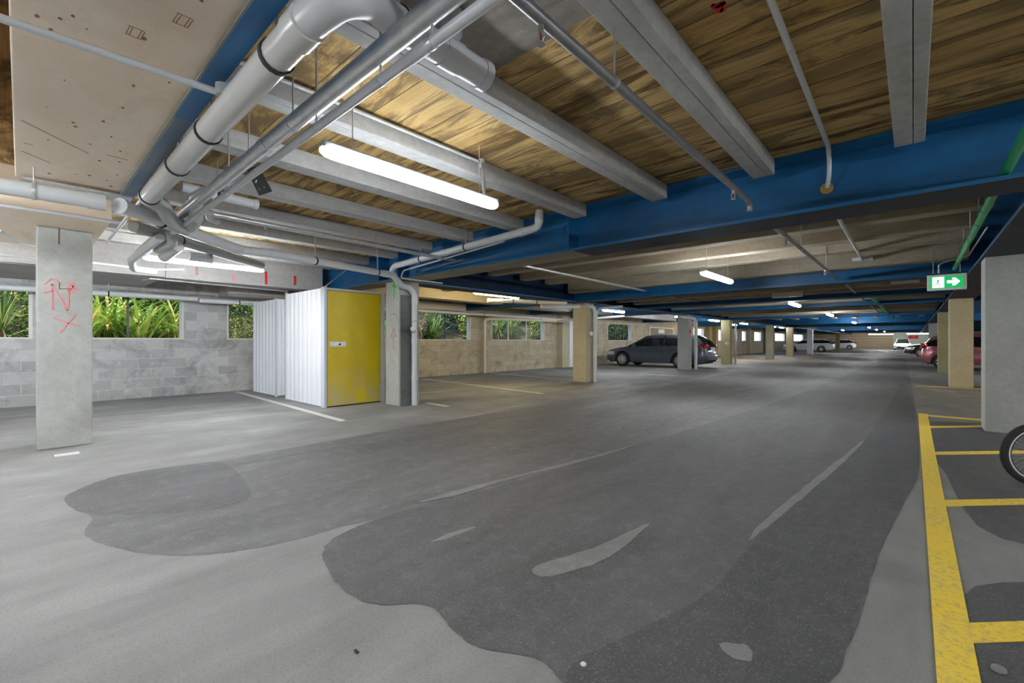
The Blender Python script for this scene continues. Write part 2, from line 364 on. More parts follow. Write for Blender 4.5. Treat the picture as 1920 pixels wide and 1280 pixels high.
for i, (a, b) in enumerate(OPEN):
    m = MB(); x0, x1 = XL-.16, XL+.012
    m.box((x0, a, SILL), (x1, b, SILL+.03)); m.box((x0, a, LINT-.03), (x1, b, LINT)); m.box((x0, a, SILL+.03), (x1, a+.035, LINT-.03)); m.box((x0, b-.05, SILL+.03), (x1, b, LINT-.03))
    o = struct('window_%d' % (i+1), m, M['frame'])
    bb = bars.get(i, [((a+b)/2, 'frame')] if i > 6 else [])
    for y, mm in bb:
        o2 = MB().box((XL-.11, y-.018, SILL+.03), (XL-.07, y+.018, LINT-.03)).build('window_bar', M[mm], o)

# slab soffits on the left, near the camera
struct('ceiling', MB().box((-4.92, -.03, 2.37), (1.4, .555, ZC), .006), M['ply'])
struct('ceiling', MB().box((-8.3, YB, 2.375), (-6.04, .62, ZC), .006), M['ply'])
struct('ceiling', MB().box((-5.6, YB, 2.44), (1.4, -.12, ZC), .006), M['ply'])
struct('ceiling', MB().box((-11.7, YB, 2.25), (-9.5, 1.66, ZC), .006), M['beam_conc'])
M['rough'] = concrete('rough_infill_concrete', (.2, .18, .155), (.42, .39, .35), stain=(.12, .09, .06), streak=(1, 2.5, 1), stain_amt=.7)
struct('ceiling', MB().box((-1.86, .66, ZC-.012), (-1.06, 1.86, ZC), .004), M['rough'])
# form marks on the ply-formed soffit
mk_ = MB()
random.seed(3)
def dash(p, q, wd):
    p, q = Vector(p), Vector(q); d = (q-p).normalized(); sd = Vector((-d.y, d.x))*wd
    mk_.prism([tuple(p+sd), tuple(q+sd*.6), tuple(q-sd*.6), tuple(p-sd)], 2.3688, 2.371)
for k in range(34):
    x = random.uniform(-4.7, -.8); y = random.uniform(.03, .5); r0 = random.uniform(.003, .011)
    mk_.prism([(x+1.6*r0*math.cos(a)*random.uniform(.6, 1.2), y+r0*math.sin(a)*random.uniform(.6, 1.2)) for a in [k2*math.pi/5 for k2 in range(10)]], 2.3688, 2.371)
for (cx, cy) in ((-2.28, .30), (-2.06, .41), (-1.7, .12)):
    for dy in (-.022, -.012, .014, .024): dash((cx-.035, cy+dy), (cx+.035, cy+dy+.004), .0016)
    for dx in (-.035, .035): dash((cx+dx, cy-.022), (cx+dx, cy+.024), .0012)
for (u, v, u2, v2) in ((39, 225, 166, 288), (41, 283, 95, 306), (45, 268, 62, 272), (200, 290, 240, 300)):
    p_, q_ = at(u, v, 2.37), at(u2, v2, 2.37); dash(p_.xy, q_.xy, .0022)
tag(mk_.build('form_mark', M['brownmark']), 'brown timber form marks scattered on the pale slab soffit, upper left', 'concrete stain', kind='stuff')

# ---------------------------------------------------------------- steel beams
def ibeam(axis, p, a, b, z0, z1, wdt, label, mat=None, stiff=(), tf=.028, soff=None):
    root = thing('steel_beam', label, 'steel beam', (p, a, z0) if axis == 'Y' else (a, p, z0))
    m = MB()
    def bx(u0, u1, v0, v1, w0, w1, mm):
        if axis == 'X': mm.box((u0, p+v0, w0), (u1, p+v1, w1))
        else: mm.box((p+v0, u0, w0), (p+v1, u1, w1))
    bx(a, b, -wdt/2, wdt/2, z0, z0+tf, m); wpart(m, 'bottom_flange', mat or M['blue'], root)
    m = MB(); xs_ = -3.0 if (p == 4.63) else a
    bx(max(a, xs_), b, -wdt/2+.003, wdt/2-.003, z0-.0015, z0+.004, m); wpart(m, 'flange_underside', M['underside_shade'], root)
    if p == 4.63: m = MB(); bx(a, xs_, -wdt/2+.003, wdt/2-.003, z0-.0015, z0+.004, m); wpart(m, 'pale_flange_underside', M['joist_tan'], root)
    m = MB(); bx(a, b, -wdt/2, wdt/2, z1-tf, z1, m); wpart(m, 'top_flange', mat or M['blue'], root)
    m = MB(); bx(a, b, -.012, .012, z0+tf, z1-tf, m); wpart(m, 'web', M['web_shade'] if axis == 'Y' else (mat or M['blue']), root)
    for s in stiff:
        m = MB(); bx(s-.008, s+.008, -wdt/2+.01, -.012, z0+tf, z1-tf, m); wpart(m, 'stiffener', mat or M['blue'], root)
    return root
B1 = 4.63
b1 = ibeam('X', B1, -11.6, 7.3, 2.232, ZC-.002, .45, 'wide blue steel beam crossing the lane nearest the camera, concrete joists ending on it', stiff=(-3.08, 3.4, -6.7, -7.3))
names = {10.3: 'second blue steel cross beam, with a lit lamp hanging just in front of it', 13.9: 'third blue steel cross beam, behind the grey hanging box',
         17.0: 'fourth blue steel cross beam, over the lane beyond the grey hanging box', 24.1: 'fifth blue steel cross beam, in front of the far lengthwise joists',
         33.0: 'sixth blue steel cross beam, at the far end of the lengthwise joists', 40.0: 'seventh blue steel cross beam, deep in the car park', 55.0: 'eighth blue steel cross beam, near the far white cars', 70.0: 'farthest blue steel cross beam, before the end wall'}
for Y, lab in names.items(): ibeam('X', Y, -11.6, 7.3, 2.232, ZC-.002, .4, lab)
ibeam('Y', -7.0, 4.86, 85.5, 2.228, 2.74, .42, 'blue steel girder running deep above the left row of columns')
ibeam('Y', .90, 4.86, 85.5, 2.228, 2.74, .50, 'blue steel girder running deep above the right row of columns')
r = thing('steel_channel', 'narrow worn blue steel channel edging the pale slab soffit, upper left', 'steel beam', (-1.3, .6, 2.35))
wpart(MB().box((-4.92, .560, 2.352), (1.4, .615, ZC-.01)), 'channel_web', M['blue'], r)
wpart(MB().box((-4.92, .55, 2.340), (-2.9, .628, 2.352)), 'worn_flange', M['blue_worn'], r)
wpart(MB().box((-2.9, .545, 2.340), (1.4, .628, 2.352)), 'flange', M['blue'], r)
wpart(MB().box((-4.92, .538, 2.344), (1.4, .556, 2.353)), 'stained_edge', M['blue_green'], r)
wpart(MB().box((-1.37, .63, 2.46), (-1.12, .80, 2.485)), 'cleat', M['blue'], r)
wpart(MB().tube([(-1.27, .70, 2.46), (-1.27, .70, 2.456)], .03), 'orange_mark', M['orange'], r)
tag(MB().box((-4.97, .0, 2.33), (-4.78, .62, 2.345)).build('steel_bracket', M['galv']), 'pale worn steel plate ending the blue channel beside the grey pipe elbow', 'bracket')

# ---------------------------------------------------------------- concrete joists and beams
def joist(name, label, a, b, mat, group, bev=.012, groove=True):
    m = MB()
    if groove and b[0]-a[0] < .3: 
        c = (a[0]+b[0])/2+.02; m.box(a, (c-.0015, b[1], b[2]), .006); m.box((c+.0015, a[1], a[2]), b, .006)
    else: m.box(a, b, bev)
    o = m.build(name, mat); return tag(base(o, ((a[0]+b[0])/2, (a[1]+b[1])/2, a[2])), label, 'concrete joist', group)
jl = ['concrete ceiling joist over the yellow floor marking, farthest right above the near beam', 'concrete ceiling joist just right of the long dark sprinkler pipe', 'long concrete ceiling joist left of the dark sprinkler pipe, above the capped grey pipe end',
      'concrete ceiling joist carrying the thin white conduit, beside the big lit lamp', 'concrete ceiling joist just beyond the big lit lamp', 'concrete ceiling joist next to the black hanging bracket', 'concrete ceiling joist behind the galvanised pipe',
      'concrete ceiling joist above the long grey drain pipe', 'concrete ceiling joist just behind the long grey drain pipe', 'concrete ceiling joist above the lamp by the block wall']
for k in range(-2, 10):
    x = -.02-.96*k
    lab = jl[k] if k >= 0 else ['concrete ceiling joist outside the right row of columns', 'concrete ceiling joist over the near right parking bay'][k+2]
    mt = M['joist']
    joist('concrete_joist', lab, (x-.085, .66 if x < 1.5 else -5.5, 2.605), (x+.085, 4.405, ZC-.003), mt, 'lengthwise joists before the near blue beam')
cr = [5.05, 5.9, 6.85, 7.88, 8.83, 9.82]
for k, y in enumerate(cr):
    joist('concrete_joist', 'tan concrete joist across the lane, %s beyond the near blue beam' % ORD[k], (-6.78, y-.12, 2.57 if k < 5 else 2.43), (.64, y+.12, ZC-.003), M['joist_tan'], 'cross joists between the first two blue beams')
for k, y in enumerate([11.3, 12.4, 13.5]):
    joist('concrete_joist', 'tan concrete joist across the lane, %s beyond the second blue beam' % ORD[k], (-6.78, y-.1, 2.35), (.64, y+.1, ZC-.003), M['joist_tan'], 'cross joists beyond the second blue beam')
for k, y in enumerate([14.9, 16.55, 18.3, 19.6, 21, 22.4, 23.6]):
    joist('concrete_joist', 'tan concrete cross joist deep in the lane, %s beyond the third blue beam' % ORD[k], (-6.78, y-.1, 2.33), (.64, y+.1, ZC-.003), M['joist_tan'], 'cross joists beyond the third blue beam')
for k, y in enumerate([6.3, 7.7, 9.1, 12, 13]):
    joist('concrete_joist', 'grey concrete joist over the left parking bays, %s beyond the storage locker' % ORD[k], (-9.4, y-.1, 2.5), (-7.25, y+.1, ZC-.003), M['joist_tan'], 'cross joists over the left bays')
for k, y in enumerate([5.8, 7.2, 8.6, 12, 14.5]):
    joist('concrete_joist', 'grey concrete joist over the right parking bays, %s from the camera' % ORD[k], (1.2, y-.1, 2.5), (7.3, y+.1, ZC-.003), M['joist_tan'], 'cross joists over the right bays')
for k in range(9):
    x = .35-.95*k
    if abs(x+7.0) < .4: x = -7.6
    joist('concrete_joist', 'far concrete joist running deep beyond the fifth blue beam, %s from the right' % ('rightmost' if k == 0 else ORD[k]) if k else 'far concrete joist running deep beyond the fifth blue beam, rightmost of its row', (x-.1, 24.4, 2.5), (x+.1, 32.7, ZC-.003), M['joist_tan'], 'far lengthwise joists')
rb = thing('concrete_beam', 'long grey concrete beam with red marker strokes, in front of the block wall', 'concrete beam', (-9.66, 1.7, 2.19))
wpart(MB().box((-9.86, 1.66, 2.24), (-9.48, 4.38, ZC-.003), .012), 'beam_body', M['beam_conc'], rb)
for px, y0, y1, mm, wd in ((368, 500, 516, 'red_faint', .02), (437, 515, 527, 'pink', .02), (498, 509, 533, 'red', .022), (552, 517, 534, 'red', .022)):
    a = onX(px+1, y0, -9.478); b = onX(px-1, y1, -9.478)
    wpart(MB().box((-9.481, a.y-wd, b.z), (-9.474, a.y+wd, a.z)), 'marker_stroke', M[mm], rb)
tag(base(MB().box((-9.9, 4.88, 2.30), (-9.45, 10.05, ZC-.003), .012).build('concrete_beam', M['column_cream']), (-9.66, 7, 2.3)), 'cream concrete beam behind the warm lit lamp, over the left parking bays', 'concrete beam')
tag(base(MB().box((-9.9, 10.55, 2.25), (-9.5, 23.8, ZC-.003), .012).build('concrete_beam', M['beam_conc']), (-9.66, 14, 2.25)), 'pale concrete beam running deep above the dark wagon', 'concrete beam')
tag(base(MB().box((-11.68, 3.0, 2.14), (-11.0, 9.9, 2.38), .012).build('wall_ledge', M['beam_conc']), (-11.4, 5, 2.14)), 'pale concrete ledge along the top of the block wall behind the lockers', 'concrete beam')

# ---------------------------------------------------------------- columns
def column(x0, y0, ztop, mat, label, wx=.43, wy=.43):
    c = thing('concrete_column', label, 'column', (x0+wx/2, y0+wy/2, 0))
    wpart(MB().box((x0, y0, 0), (x0+wx, y0+wy, ztop), .012), 'column_shaft', mat, c); return c
def strokes(parent, name, mat, pts_list, r=.006, plane='X', val=0, off=.0035):
    for pts in pts_list:
        P = []
        for px, py in pts:
            v = onX(px, py, val) if plane == 'X' else onY(px, py, val)
            P.append(v)
        m = MB(); nrm = Vector((1, 0, 0)) if plane == 'X' else Vector((0, -1, 0))
        for a, b in zip(P, P[1:]):
            d = (b-a).normalized(); s = d.cross(nrm)*r; a2, b2 = a-d*r*.5, b+d*r*.5
            t = nrm*off
            q = [a2+s+t, a2-s+t, b2-s+t, b2+s+t]; q0 = [v-t*2 for v in q]
            for i in range(4): m.quad(q0[i], q0[(i+1) % 4], q[(i+1) % 4], q[i])
            m.quad(*q)
        wpart(m, name, mat, parent)
c1 = column(-7.28, .11, 2.372, M['column'], 'tall grey concrete column with pink scrawled letters, nearest on the left')
xf = -6.848
strokes(c1, 'pink_scrawl', M['pink'], [[(98, 580), (97, 533), (118, 565), (125, 582), (128, 572), (128, 537)], [(99, 596), (126, 605), (150, 612)], [(112, 623), (124, 611), (142, 589)],
        [(82, 548), (98, 545)], [(126, 530), (148, 545)], [(128, 545), (143, 533)], [(137, 530), (136, 550)], [(84, 533), (95, 523), (106, 524), (114, 532)]], .0055, 'X', xf)
strokes(c1, 'rust_line', M['rust'], [[(110, 424), (110, 457)], [(111, 529), (111, 541), (134, 541)]], .003, 'X', xf)
c2 = column(-7.2, 4.5, 2.228, M['column'], 'grey concrete column with green marker stroke beside the yellow locker door')
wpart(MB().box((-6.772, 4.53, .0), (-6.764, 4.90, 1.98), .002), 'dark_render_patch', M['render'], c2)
strokes(c2, 'green_stroke', M['greenm'], [[(739, 528), (739, 558)], [(735, 534), (743, 538)]], .012, 'Y', 4.498)
strokes(c2, 'red_scrawl', M['red_faint'], [[(738, 655), (737, 625)], [(732, 632), (738, 614), (743, 632)], [(734, 634), (743, 628)], [(730, 590), (740, 588), (748, 602)]], .006, 'Y', 4.498)
column(-7.23, 10.6, 2.226, M['column_cream'], 'concrete column with a cream-lit front, third in the left row, white drain pipe beside it')
c4 = column(-7.23, 18.2, 2.226, M['column'], 'pale grey concrete column standing in front of the dark wagon')
tag(MB().box((-6.80, 18.38, 1.50), (-6.79, 18.52, 1.64)).build('red_tag', M['red'], None), 'small red tag stuck on the column in front of the dark wagon', 'tag')
c5 = column(-7.23, 23.8, 2.226, M['column_olive'], 'olive-toned concrete column behind the dark wagon')
strokes(c5, 'white_scrawl', M['whitem'], [[(1359, 645), (1362, 641), (1363, 647)], [(1364, 643), (1367, 645)]], .02, 'Y', 23.79)
column(-7.23, 33.0, 2.226, M['column_dark'], 'dark grey concrete column, sixth in the left row')
column(-7.23, 39.4, 2.226, M['column_cream'], 'cream concrete column left of the far white wagon')
column(-7.23, 48.4, 2.226, M['white_metal'], 'white painted column overlapping the far white wagon')
column(-7.23, 68.5, 2.226, M['column_olive'], 'small olive column between the two far white cars')
column(.68, 8.25, 2.226, M['column'], 'wide grey concrete column at the right edge, behind the bicycle wheel', .62)
column(.68, 15.75, 2.226, M['column_cream'], 'cream concrete column at the right, second in its row')
column(.68, 22.7, 2.226, M['column_olive'], 'grey-green concrete column in front of the pink hatchback')
column(.68, 36.0, 2.226, M['column'], 'far right concrete column hidden behind the pink hatchback')
# pilasters on the left wall
for k, (y, mt, lab) in enumerate(((15.9, 'column_cream', 'cream pilaster on the left wall right of the three-pane window'), (34.8, 'column_olive', 'olive pilaster on the left wall behind the dark wagon tail'), (36.4, 'column_olive', 'olive pilaster on the left wall just left of the olive column'),
                        (46.3, 'column_cream', 'tan pilaster on the far left wall between white windows'), (52.3, 'column_dark', 'dark pilaster on the far left wall'), (64.0, 'column_cream', 'tan pilaster on the far left wall near the white wagon nose'))):
    tag(base(MB().box((XL-.01, y, 0), (XL+.3, y+.5, ZC-.003), .01).build('wall_pilaster', M[mt]), (XL+.15, y+.25, 0)), lab, 'pilaster')
tag(base(MB().box((XL+.02, 16.45, 0), (XL+.3, 16.75, 2.1), .01).build('wall_pilaster', M['white_metal']), (XL+.15, 16.6, 0)), 'white boxed upright beside the cream pilaster', 'pilaster')

# ---------------------------------------------------------------- lamps
def lamp(x, y0, L, z, label, warm=False, axis='Y', chains=True, k_=1.0, mat=None, group='ceiling batten lamps', zt=ZC):
    o = thing('batten_lamp', label, 'lamp', (x, y0, z), 0, group)
    def P(u, v, w): return (x+v, y0+u, z+w) if axis == 'Y' else (x+u, y0+v, z+w)
    m = MB(); m.box(P(0, -.035*k_, .035), P(L, .035*k_, .08), .012); wpart(m, 'lamp_housing', M['housing'], o)
    m = MB(); n = 10
    rows = []
    for u, s in ((0, .5), (.03, .9), (.08, 1), (L-.08, 1), (L-.03, .9), (L, .5)):
        rows.append([Vector(P(u, .048*k_*s*math.cos(th), .03+.042*k_*s*math.sin(th))) for th in [math.radians(-215+250*k/n) for k in range(n+1)]])
    m.grid(rows); wpart(m, 'diffuser', mat or (M['tube_warm'] if warm else M['tube']), o, 'all')
    if chains:
        for u in (.2, L-.2):
            q = P(u, 0, 0); top = zt
            for by, bw in ((4.63, .24), (10.3, .21), (13.9, .21), (17.0, .21), (24.1, .21), (33.0, .21), (40.0, .21), (55.0, .21), (70, .21)):
                if abs(q[1]-by) < bw: top = 2.235
            for (x0, x1, y0_, y1, zz) in ((-8.3, -6.04, -9, .62, 2.375), (-5.6, 1.4, -9, -.12, 2.44), (-11.7, -9.5, -9, 1.66, 2.25)):
                if x0 <= q[0] <= x1 and y0_ <= q[1] <= y1: top = zz
            m = MB(); m.tube([P(u, 0, .08), (q[0], q[1], max(top, z+.09))], .004, 6); wpart(m, 'chain', M['galv'], o)
    return o
def lab_l(s): return s
M['tube_strong'] = mk('lit_strong_tube', (.9, .9, .9), .5, emit=(.90, .95, 1.0), strength=LAMP*1.9)
M['tube_near'] = mk('lit_near_tube', (.9, .9, .9), .5, emit=(.90, .95, 1.0), strength=LAMP*.42)
lamp(-2.62, 1.2, 1.5, 2.27, 'big glowing batten lamp hanging nearest overhead', mat=M['tube_near'])
lamp(-7.5, 1.08, 1.45, 2.22, 'glowing batten lamp by the block wall, in front of the concrete beam with red marks', k_=.7, mat=M['tube_strong'])
lamp(-2.45, 7.15, 1.5, 2.2, 'glowing batten lamp hanging before the second blue beam')
lamp(-10.6, 2.4, 1.5, 2.2, 'lamp tucked behind the beam with red marks near the block wall') if False else None
lamp(-7.62, 7.1, 1.6, 2.27, 'warm white batten lamp behind the grey column with the green stroke', True)
lamp(-2.5, 14.1, 1.4, 2.17, 'glowing lamp under the grey hanging box, third along the lane')
for (x, y, s) in ((-7.9, 13.4, 'small glowing lamp above the nose of the dark wagon'), (-7.6, 23.2, 'glowing lamp just left of the olive column top'), (-7.6, 28.6, 'glowing lamp just right of the olive column top'),
                  (-7.6, 39.0, 'far glowing lamp beyond the dark left column'), (-2.5, 31.2, 'far glowing lamp over the lane beyond the fifth blue beam'), (-2.5, 21.3, 'glowing lamp over the lane between the fourth and fifth blue beams'),
                  (-2.5, 43.0, 'far glowing lamp over the lane, second from the end wall'), (-5.0, 52.0, 'far glowing lamp above the white wagon'), (-2.3, 62.0, 'faint far lamp before the end wall'),
                  (3.9, 3.2, 'lamp over the near right parking bay'), (3.9, 19.5, 'lamp over the right bays near the pink hatchback'), (4.5, 30.5, 'lamp over the far right bays'), (4.5, 45, 'farthest lamp over the right bays'),
                  (-3.3, -2.35, 'added unseen lamp left of the camera, just behind the frame'), (-5.6, -2.2, 'added unseen lamp near the slab soffit, left of the frame'), (2.6, -1.0, 'added unseen lamp over the striped bay right of the camera'), (3.9, 7.0, 'lamp over the right bays beside the wide grey column'), (-2.5, 52, 'lamp far along the lane'), (-7.6, 18.9, 'lamp above the dark wagon'), (-8.9, -2.2, 'added unseen lamp over the left bays outside the frame'), (3.6, -4.4, 'added unseen lamp over the right bays behind the camera')):  # lamps around the camera are unseen, added to brighten soffit and room
    lamp(x, y, 1.5, 2.2, s)
lamp(3.2, 12.2, 1.5, 2.2, 'warm lamp over the right bays before the cream column', True)
lamp(-7.3, 34.6, 1.5, 2.16, 'warm lamp between the dark and cream far columns', True)
lamp(-8.6, 30.0, 1.5, 2.2, 'warm lamp over the far left bays', True)
lamp(-4.6, 79.0, 2.6, 2.12, 'long strip lamp glowing before the tan end wall', axis='X', mat=M['tube_strong'])
lamp(-.6, 77.0, 2.6, 2.12, 'long strip lamp glowing before the mint end wall', axis='X', mat=M['tube_strong'])

# ---------------------------------------------------------------- pipes
def pipe(name, label, pts, r, mat, fillet=0, clamps=(), sockets=(), cat='pipe', group=None, clamp_mat='rubber', rod=True, caps=(), n=16):
    P = [Vector(p) for p in pts]
    o = thing(name, label, cat, tuple(P[0]), 0, group)
    wpart(MB().tube(P, r, n, fillet), 'pipe_run', mat, o, True)
    def loc(i, t): return P[i].lerp(P[i+1], t), (P[i+1]-P[i]).normalized()
    for i, t in sockets:
        c, d = loc(i, t); wpart(MB().tube([c-d*.05, c+d*.05], r*1.1, n), 'socket', mat, o, True)
    for i, t in clamps:
        c, d = loc(i, t); m = MB(); m.tube([c-d*.011, c+d*.011], r*1.1, n)
        wpart(m, 'pipe_clamp', M[clamp_mat], o, True)
        if rod and abs(d.z) < .5:
            ztop = ZC
            for (x0, x1, y0, y1, zz) in ((-4.92, 1.4, -.03, .56, 2.37), (-8.3, -6.04, -9, .62, 2.375), (-5.6, 1.4, -9, -.12, 2.44), (-11.7, -9.5, -9, 1.66, 2.25)):
                if x0 <= c.x <= x1 and y0 <= c.y <= y1: ztop = zz
            jx = ((c.x+.02)/.96) % 1
            if ztop > c.z+r: wpart(MB().tube([(c.x, c.y, c.z+r), (c.x, c.y, ztop)], .005, 6), 'hanger_rod', M['galv'], o)
    for c in caps:
        q = P[c]; d = (P[c]-P[c+1 if c == 0 else c-1]).normalized(); wpart(MB().tube([q-d*.03, q+d*.012], r*1.12, n), 'end_cap', mat, o, True)
    return o
# big pipe along the channel, bending into the capped run along the joist
pipe('drain_pipe', 'big shiny grey drain pipe running diagonally beside the blue channel, with black-lined clamps', [(-4.28, .645, 2.235), (-1.55, .664, 2.25)], .060, M['pvc_shiny'], clamps=[(0, .02), (0, .33), (0, .57), (0, .90)], sockets=[(0, .985)])
pipe('drain_pipe', 'grey elbow and capped drain pipe crossing the top of the photo beneath a joist', [(-1.60, .662, 2.25), (-1.50, .668, 2.252), (-1.37, .70, 2.27), (-1.38, .80, 2.32), (-1.47, .92, 2.38), (-1.50, 1.0, 2.4), (-1.50, 1.46, 2.4)], .060, M['pvc'], .05, sockets=[(5, .1), (5, .55)], caps=(6,), clamps=[(4, .9)])
pipe('drain_pipe', 'short grey branch rising into the ceiling near the capped pipe end', [(-1.50, 1.24, 2.42), (-1.56, 1.28, 2.52), (-1.62, 1.36, 2.58), (-1.64, 1.40, 2.74)], .045, M['pvc'], .05, sockets=[(2, .5)])
# sprinkler main across
pipe('sprinkler_main', 'thick galvanised steel main running diagonally beneath the joists, right of the grey drain pipe', [(.6, .95, 2.3), (-4.9, .97, 2.3), (-7.4, 1.02, 2.3)], .040, M['galv'], clamps=[(0, .55)], sockets=[(0, .62)], clamp_mat='galv')
pipe('conduit', 'slim grey pipe running beside the thick galvanised main', [(-.4, .965, 2.2), (-1.3, .97, 2.2), (-4.55, .985, 2.2), (-6.9, 1.0, 2.2)], .021, M['pvc'], clamps=[(0, .95), (1, .09), (1, .27), (1, .7)], sockets=[(1, .01)], clamp_mat='galv', n=12)
pipe('conduit', 'thin grey conduit crossing the pale slab soffit at upper left', [(-2.52, -1.2, 2.33), (-2.40, .62, 2.31)], .016, M['pvc'], n=10)
pipe('conduit', 'thin grey conduit dropping beside the blue channel', [at(412, 188, 2.275), at(300, 332, 2.28), at(200, 455, 2.3)], .014, M['pvc'], n=10, clamps=[(0, .5)], clamp_mat='galv')
tag(base(MB().tube([at(418, 180, 2.26), at(418, 180, 2.26)+Vector((0, 0, .05))], .03, 16).build('junction_box', M['pvc_dark']), tuple(at(418, 180, 2.26))), 'round grey junction box where the thin conduit meets the blue channel', 'junction box')
pipe('conduit', 'thin white conduit clipped to the joist above the big lit lamp', [(-2.79, .70, 2.71), (-2.79, 2.68, 2.71)], .013, M['pvc'], n=10, clamps=[(0, .25), (0, .6), (0, .9)], clamp_mat='pvc', rod=False)
pipe('flex_conduit', 'ribbed grey cable drop from the white conduit to the big lit lamp', [(-2.77, 2.68, 2.69), (-2.66, 2.60, 2.35)], .015, M['pvc_dark'], n=10)
tag(base(MB().tube([(-2.79, 2.69, 2.675), (-2.79, 2.69, 2.735)], .03, 16).build('junction_box', M['pvc']), (-2.79, 2.69, 2.675)), 'round white junction box at the end of the white conduit', 'junction box')
# left group
pipe('drain_pipe', 'pale grey drain pipe entering from the left edge below the slab', [(-4.62, -1.6, 2.2), (-4.55, .40, 2.2)], .055, M['pvc'], clamps=[(0, .83)], sockets=[(0, .99)], clamp_mat='galv')
pipe('drain_pipe', 'grey drain pipe slanting at an angle from its round capped end', [at(226, 386, 2.2), at(448, 468, 2.2)+Vector((0, 0, 0))], .055, M['pvc'], clamps=[(0, .26)], sockets=[(0, .98)], caps=(0,))
pA = at(448, 468, 2.2); pB = at(722, 506, 2.28)
pipe('drain_pipe', 'long straight grey drain pipe running to the column beside the yellow door', [pA, (pA.x-.05, 2.1, 2.22), (-6.45, 3.95, 2.27)], .05, M['pvc'], clamps=[(1, .3), (1, .95)], sockets=[(0, .9)])
pipe('drain_pipe', 'grey drain pipe stepping under the blue beam and dropping down the front of the column', [(-6.45, 3.95, 2.27), (-6.50, 4.20, 2.27), (-6.62, 4.45, 2.12), (-6.70, 4.66, 2.12), (-6.705, 4.78, 2.02), (-6.705, 4.78, 0.0)], .052, M['pvc'], .07, sockets=[(0, .4), (4, .06), (4, .42), (4, .75)], clamps=[(4, .25)], clamp_mat='pvc_dark')
tag(MB().tube([(-6.69, 4.76, 1.33), (-6.58, 4.66, 1.38)], .045, 16).build('cleanout_cap', M['pvc_white']), 'round white cleanout cap on the drain pipe by the yellow door', 'pipe cap')
pipe('drain_pipe', 'grey swan-neck pipe joining the slanting drain at its middle', [(-4.28, .645, 2.235), (-4.42, .75, 2.23), (-4.75, .86, 2.2), (-5.05, 1.03, 2.2)], .058, M['pvc_dark'], .08, sockets=[(0, .2), (2, .5)])
pipe('drain_pipe', 'grey upright trap pipe beside the galvanised main', [(-4.9, 1.05, 2.2), (-4.62, 1.02, 2.22), (-4.45, .98, 2.36), (-4.45, 1.05, 2.42)], .05, M['pvc_dark'], .06, sockets=[(1, .2)])
pipe('drain_pipe', 'short capped grey pipe above the galvanised cross pipe', [(-4.45, .88, 2.42), (-4.52, 1.46, 2.42)], .04, M['pvc'], clamps=[(0, .45)], caps=(1,))
pipe('drain_pipe', 'grey drain pipe running behind the slanting drain with a black clamp', [at(250, 424, 2.25), at(400, 470, 2.25), at(490, 497, 2.25)], .055, M['pvc_dark'], clamps=[(0, .52)])
pipe('drain_pipe', 'grey upright stub between the slanting drain and the pipe behind it', [(-5.35, .98, 2.2), (-5.42, 1.0, 2.12), (-6.1, 1.0, 2.15)], .045, M['pvc_dark'], .05)
pipe('drain_pipe', 'short shiny open-ended pipe above the lamp by the block wall', [at(335, 462, 2.12), at(308, 482, 2.12)], .05, M['pvc_shiny'], caps=(1,))
pipe('drain_pipe', 'grey pipe bending down to the wall beam left of the lamp', [at(300, 446, 2.15), at(246, 488, 2.15), at(250, 505, 2.1), at(290, 509, 2.12)], .04, M['pvc'], .1)
pipe('drain_pipe', 'short grey branch ending near the wall lamp', [at(355, 480, 2.15), at(395, 485, 2.15)], .05, M['pvc'], caps=(1,))
gp = pipe('sprinkler_branch', 'galvanised sprinkler pipe running deep beside the yellow locker joists', [(-5.10, 1.16, 2.4), (-5.25, 4.5, 2.4)], .028, M['galv'], sockets=[(0, .08), (0, .3)], n=12)
pipe('sprinkler_fitting', 'knot of galvanised elbows where the sprinkler branch leaves the main', [(-4.6, .97, 2.33), (-4.75, 1.02, 2.42), (-4.95, 1.08, 2.42), (-5.0, 1.2, 2.40), (-5.14, 1.25, 2.36), (-5.2, 1.33, 2.36)], .034, M['galv'], .04, n=12, sockets=[(1, .5), (3, .5)])
pipe('drain_pipe', 'white pipe rising to the ceiling and running back above the blue beam to the column', [(-3.36, 4.22, 2.74), (-3.38, 4.22, 2.55), (-3.5, 4.22, 2.53), (-6.50, 4.22, 2.42), (-6.58, 4.22, 2.30), (-6.50, 4.24, 2.27)], .048, M['pvc'], .07, clamps=[(2, .4), (2, .75)], sockets=[(0, .5), (2, .05), (2, .55)])
pipe('conduit', 'thin grey conduit strung below the white pipe on the blue beam', [(-4.0, 4.27, 2.47), (-6.3, 4.27, 2.33), (-6.42, 4.3, 2.22), (-6.3, 5.1, 2.2)], .012, M['pvc'], .05, n=10)
pipe('conduit', 'slim galvanised brace rod running up from the locker roof', [(-7.62, 3.54, 2.09), (-7.75, 4.2, 2.62)], .012, M['galv'], n=8)
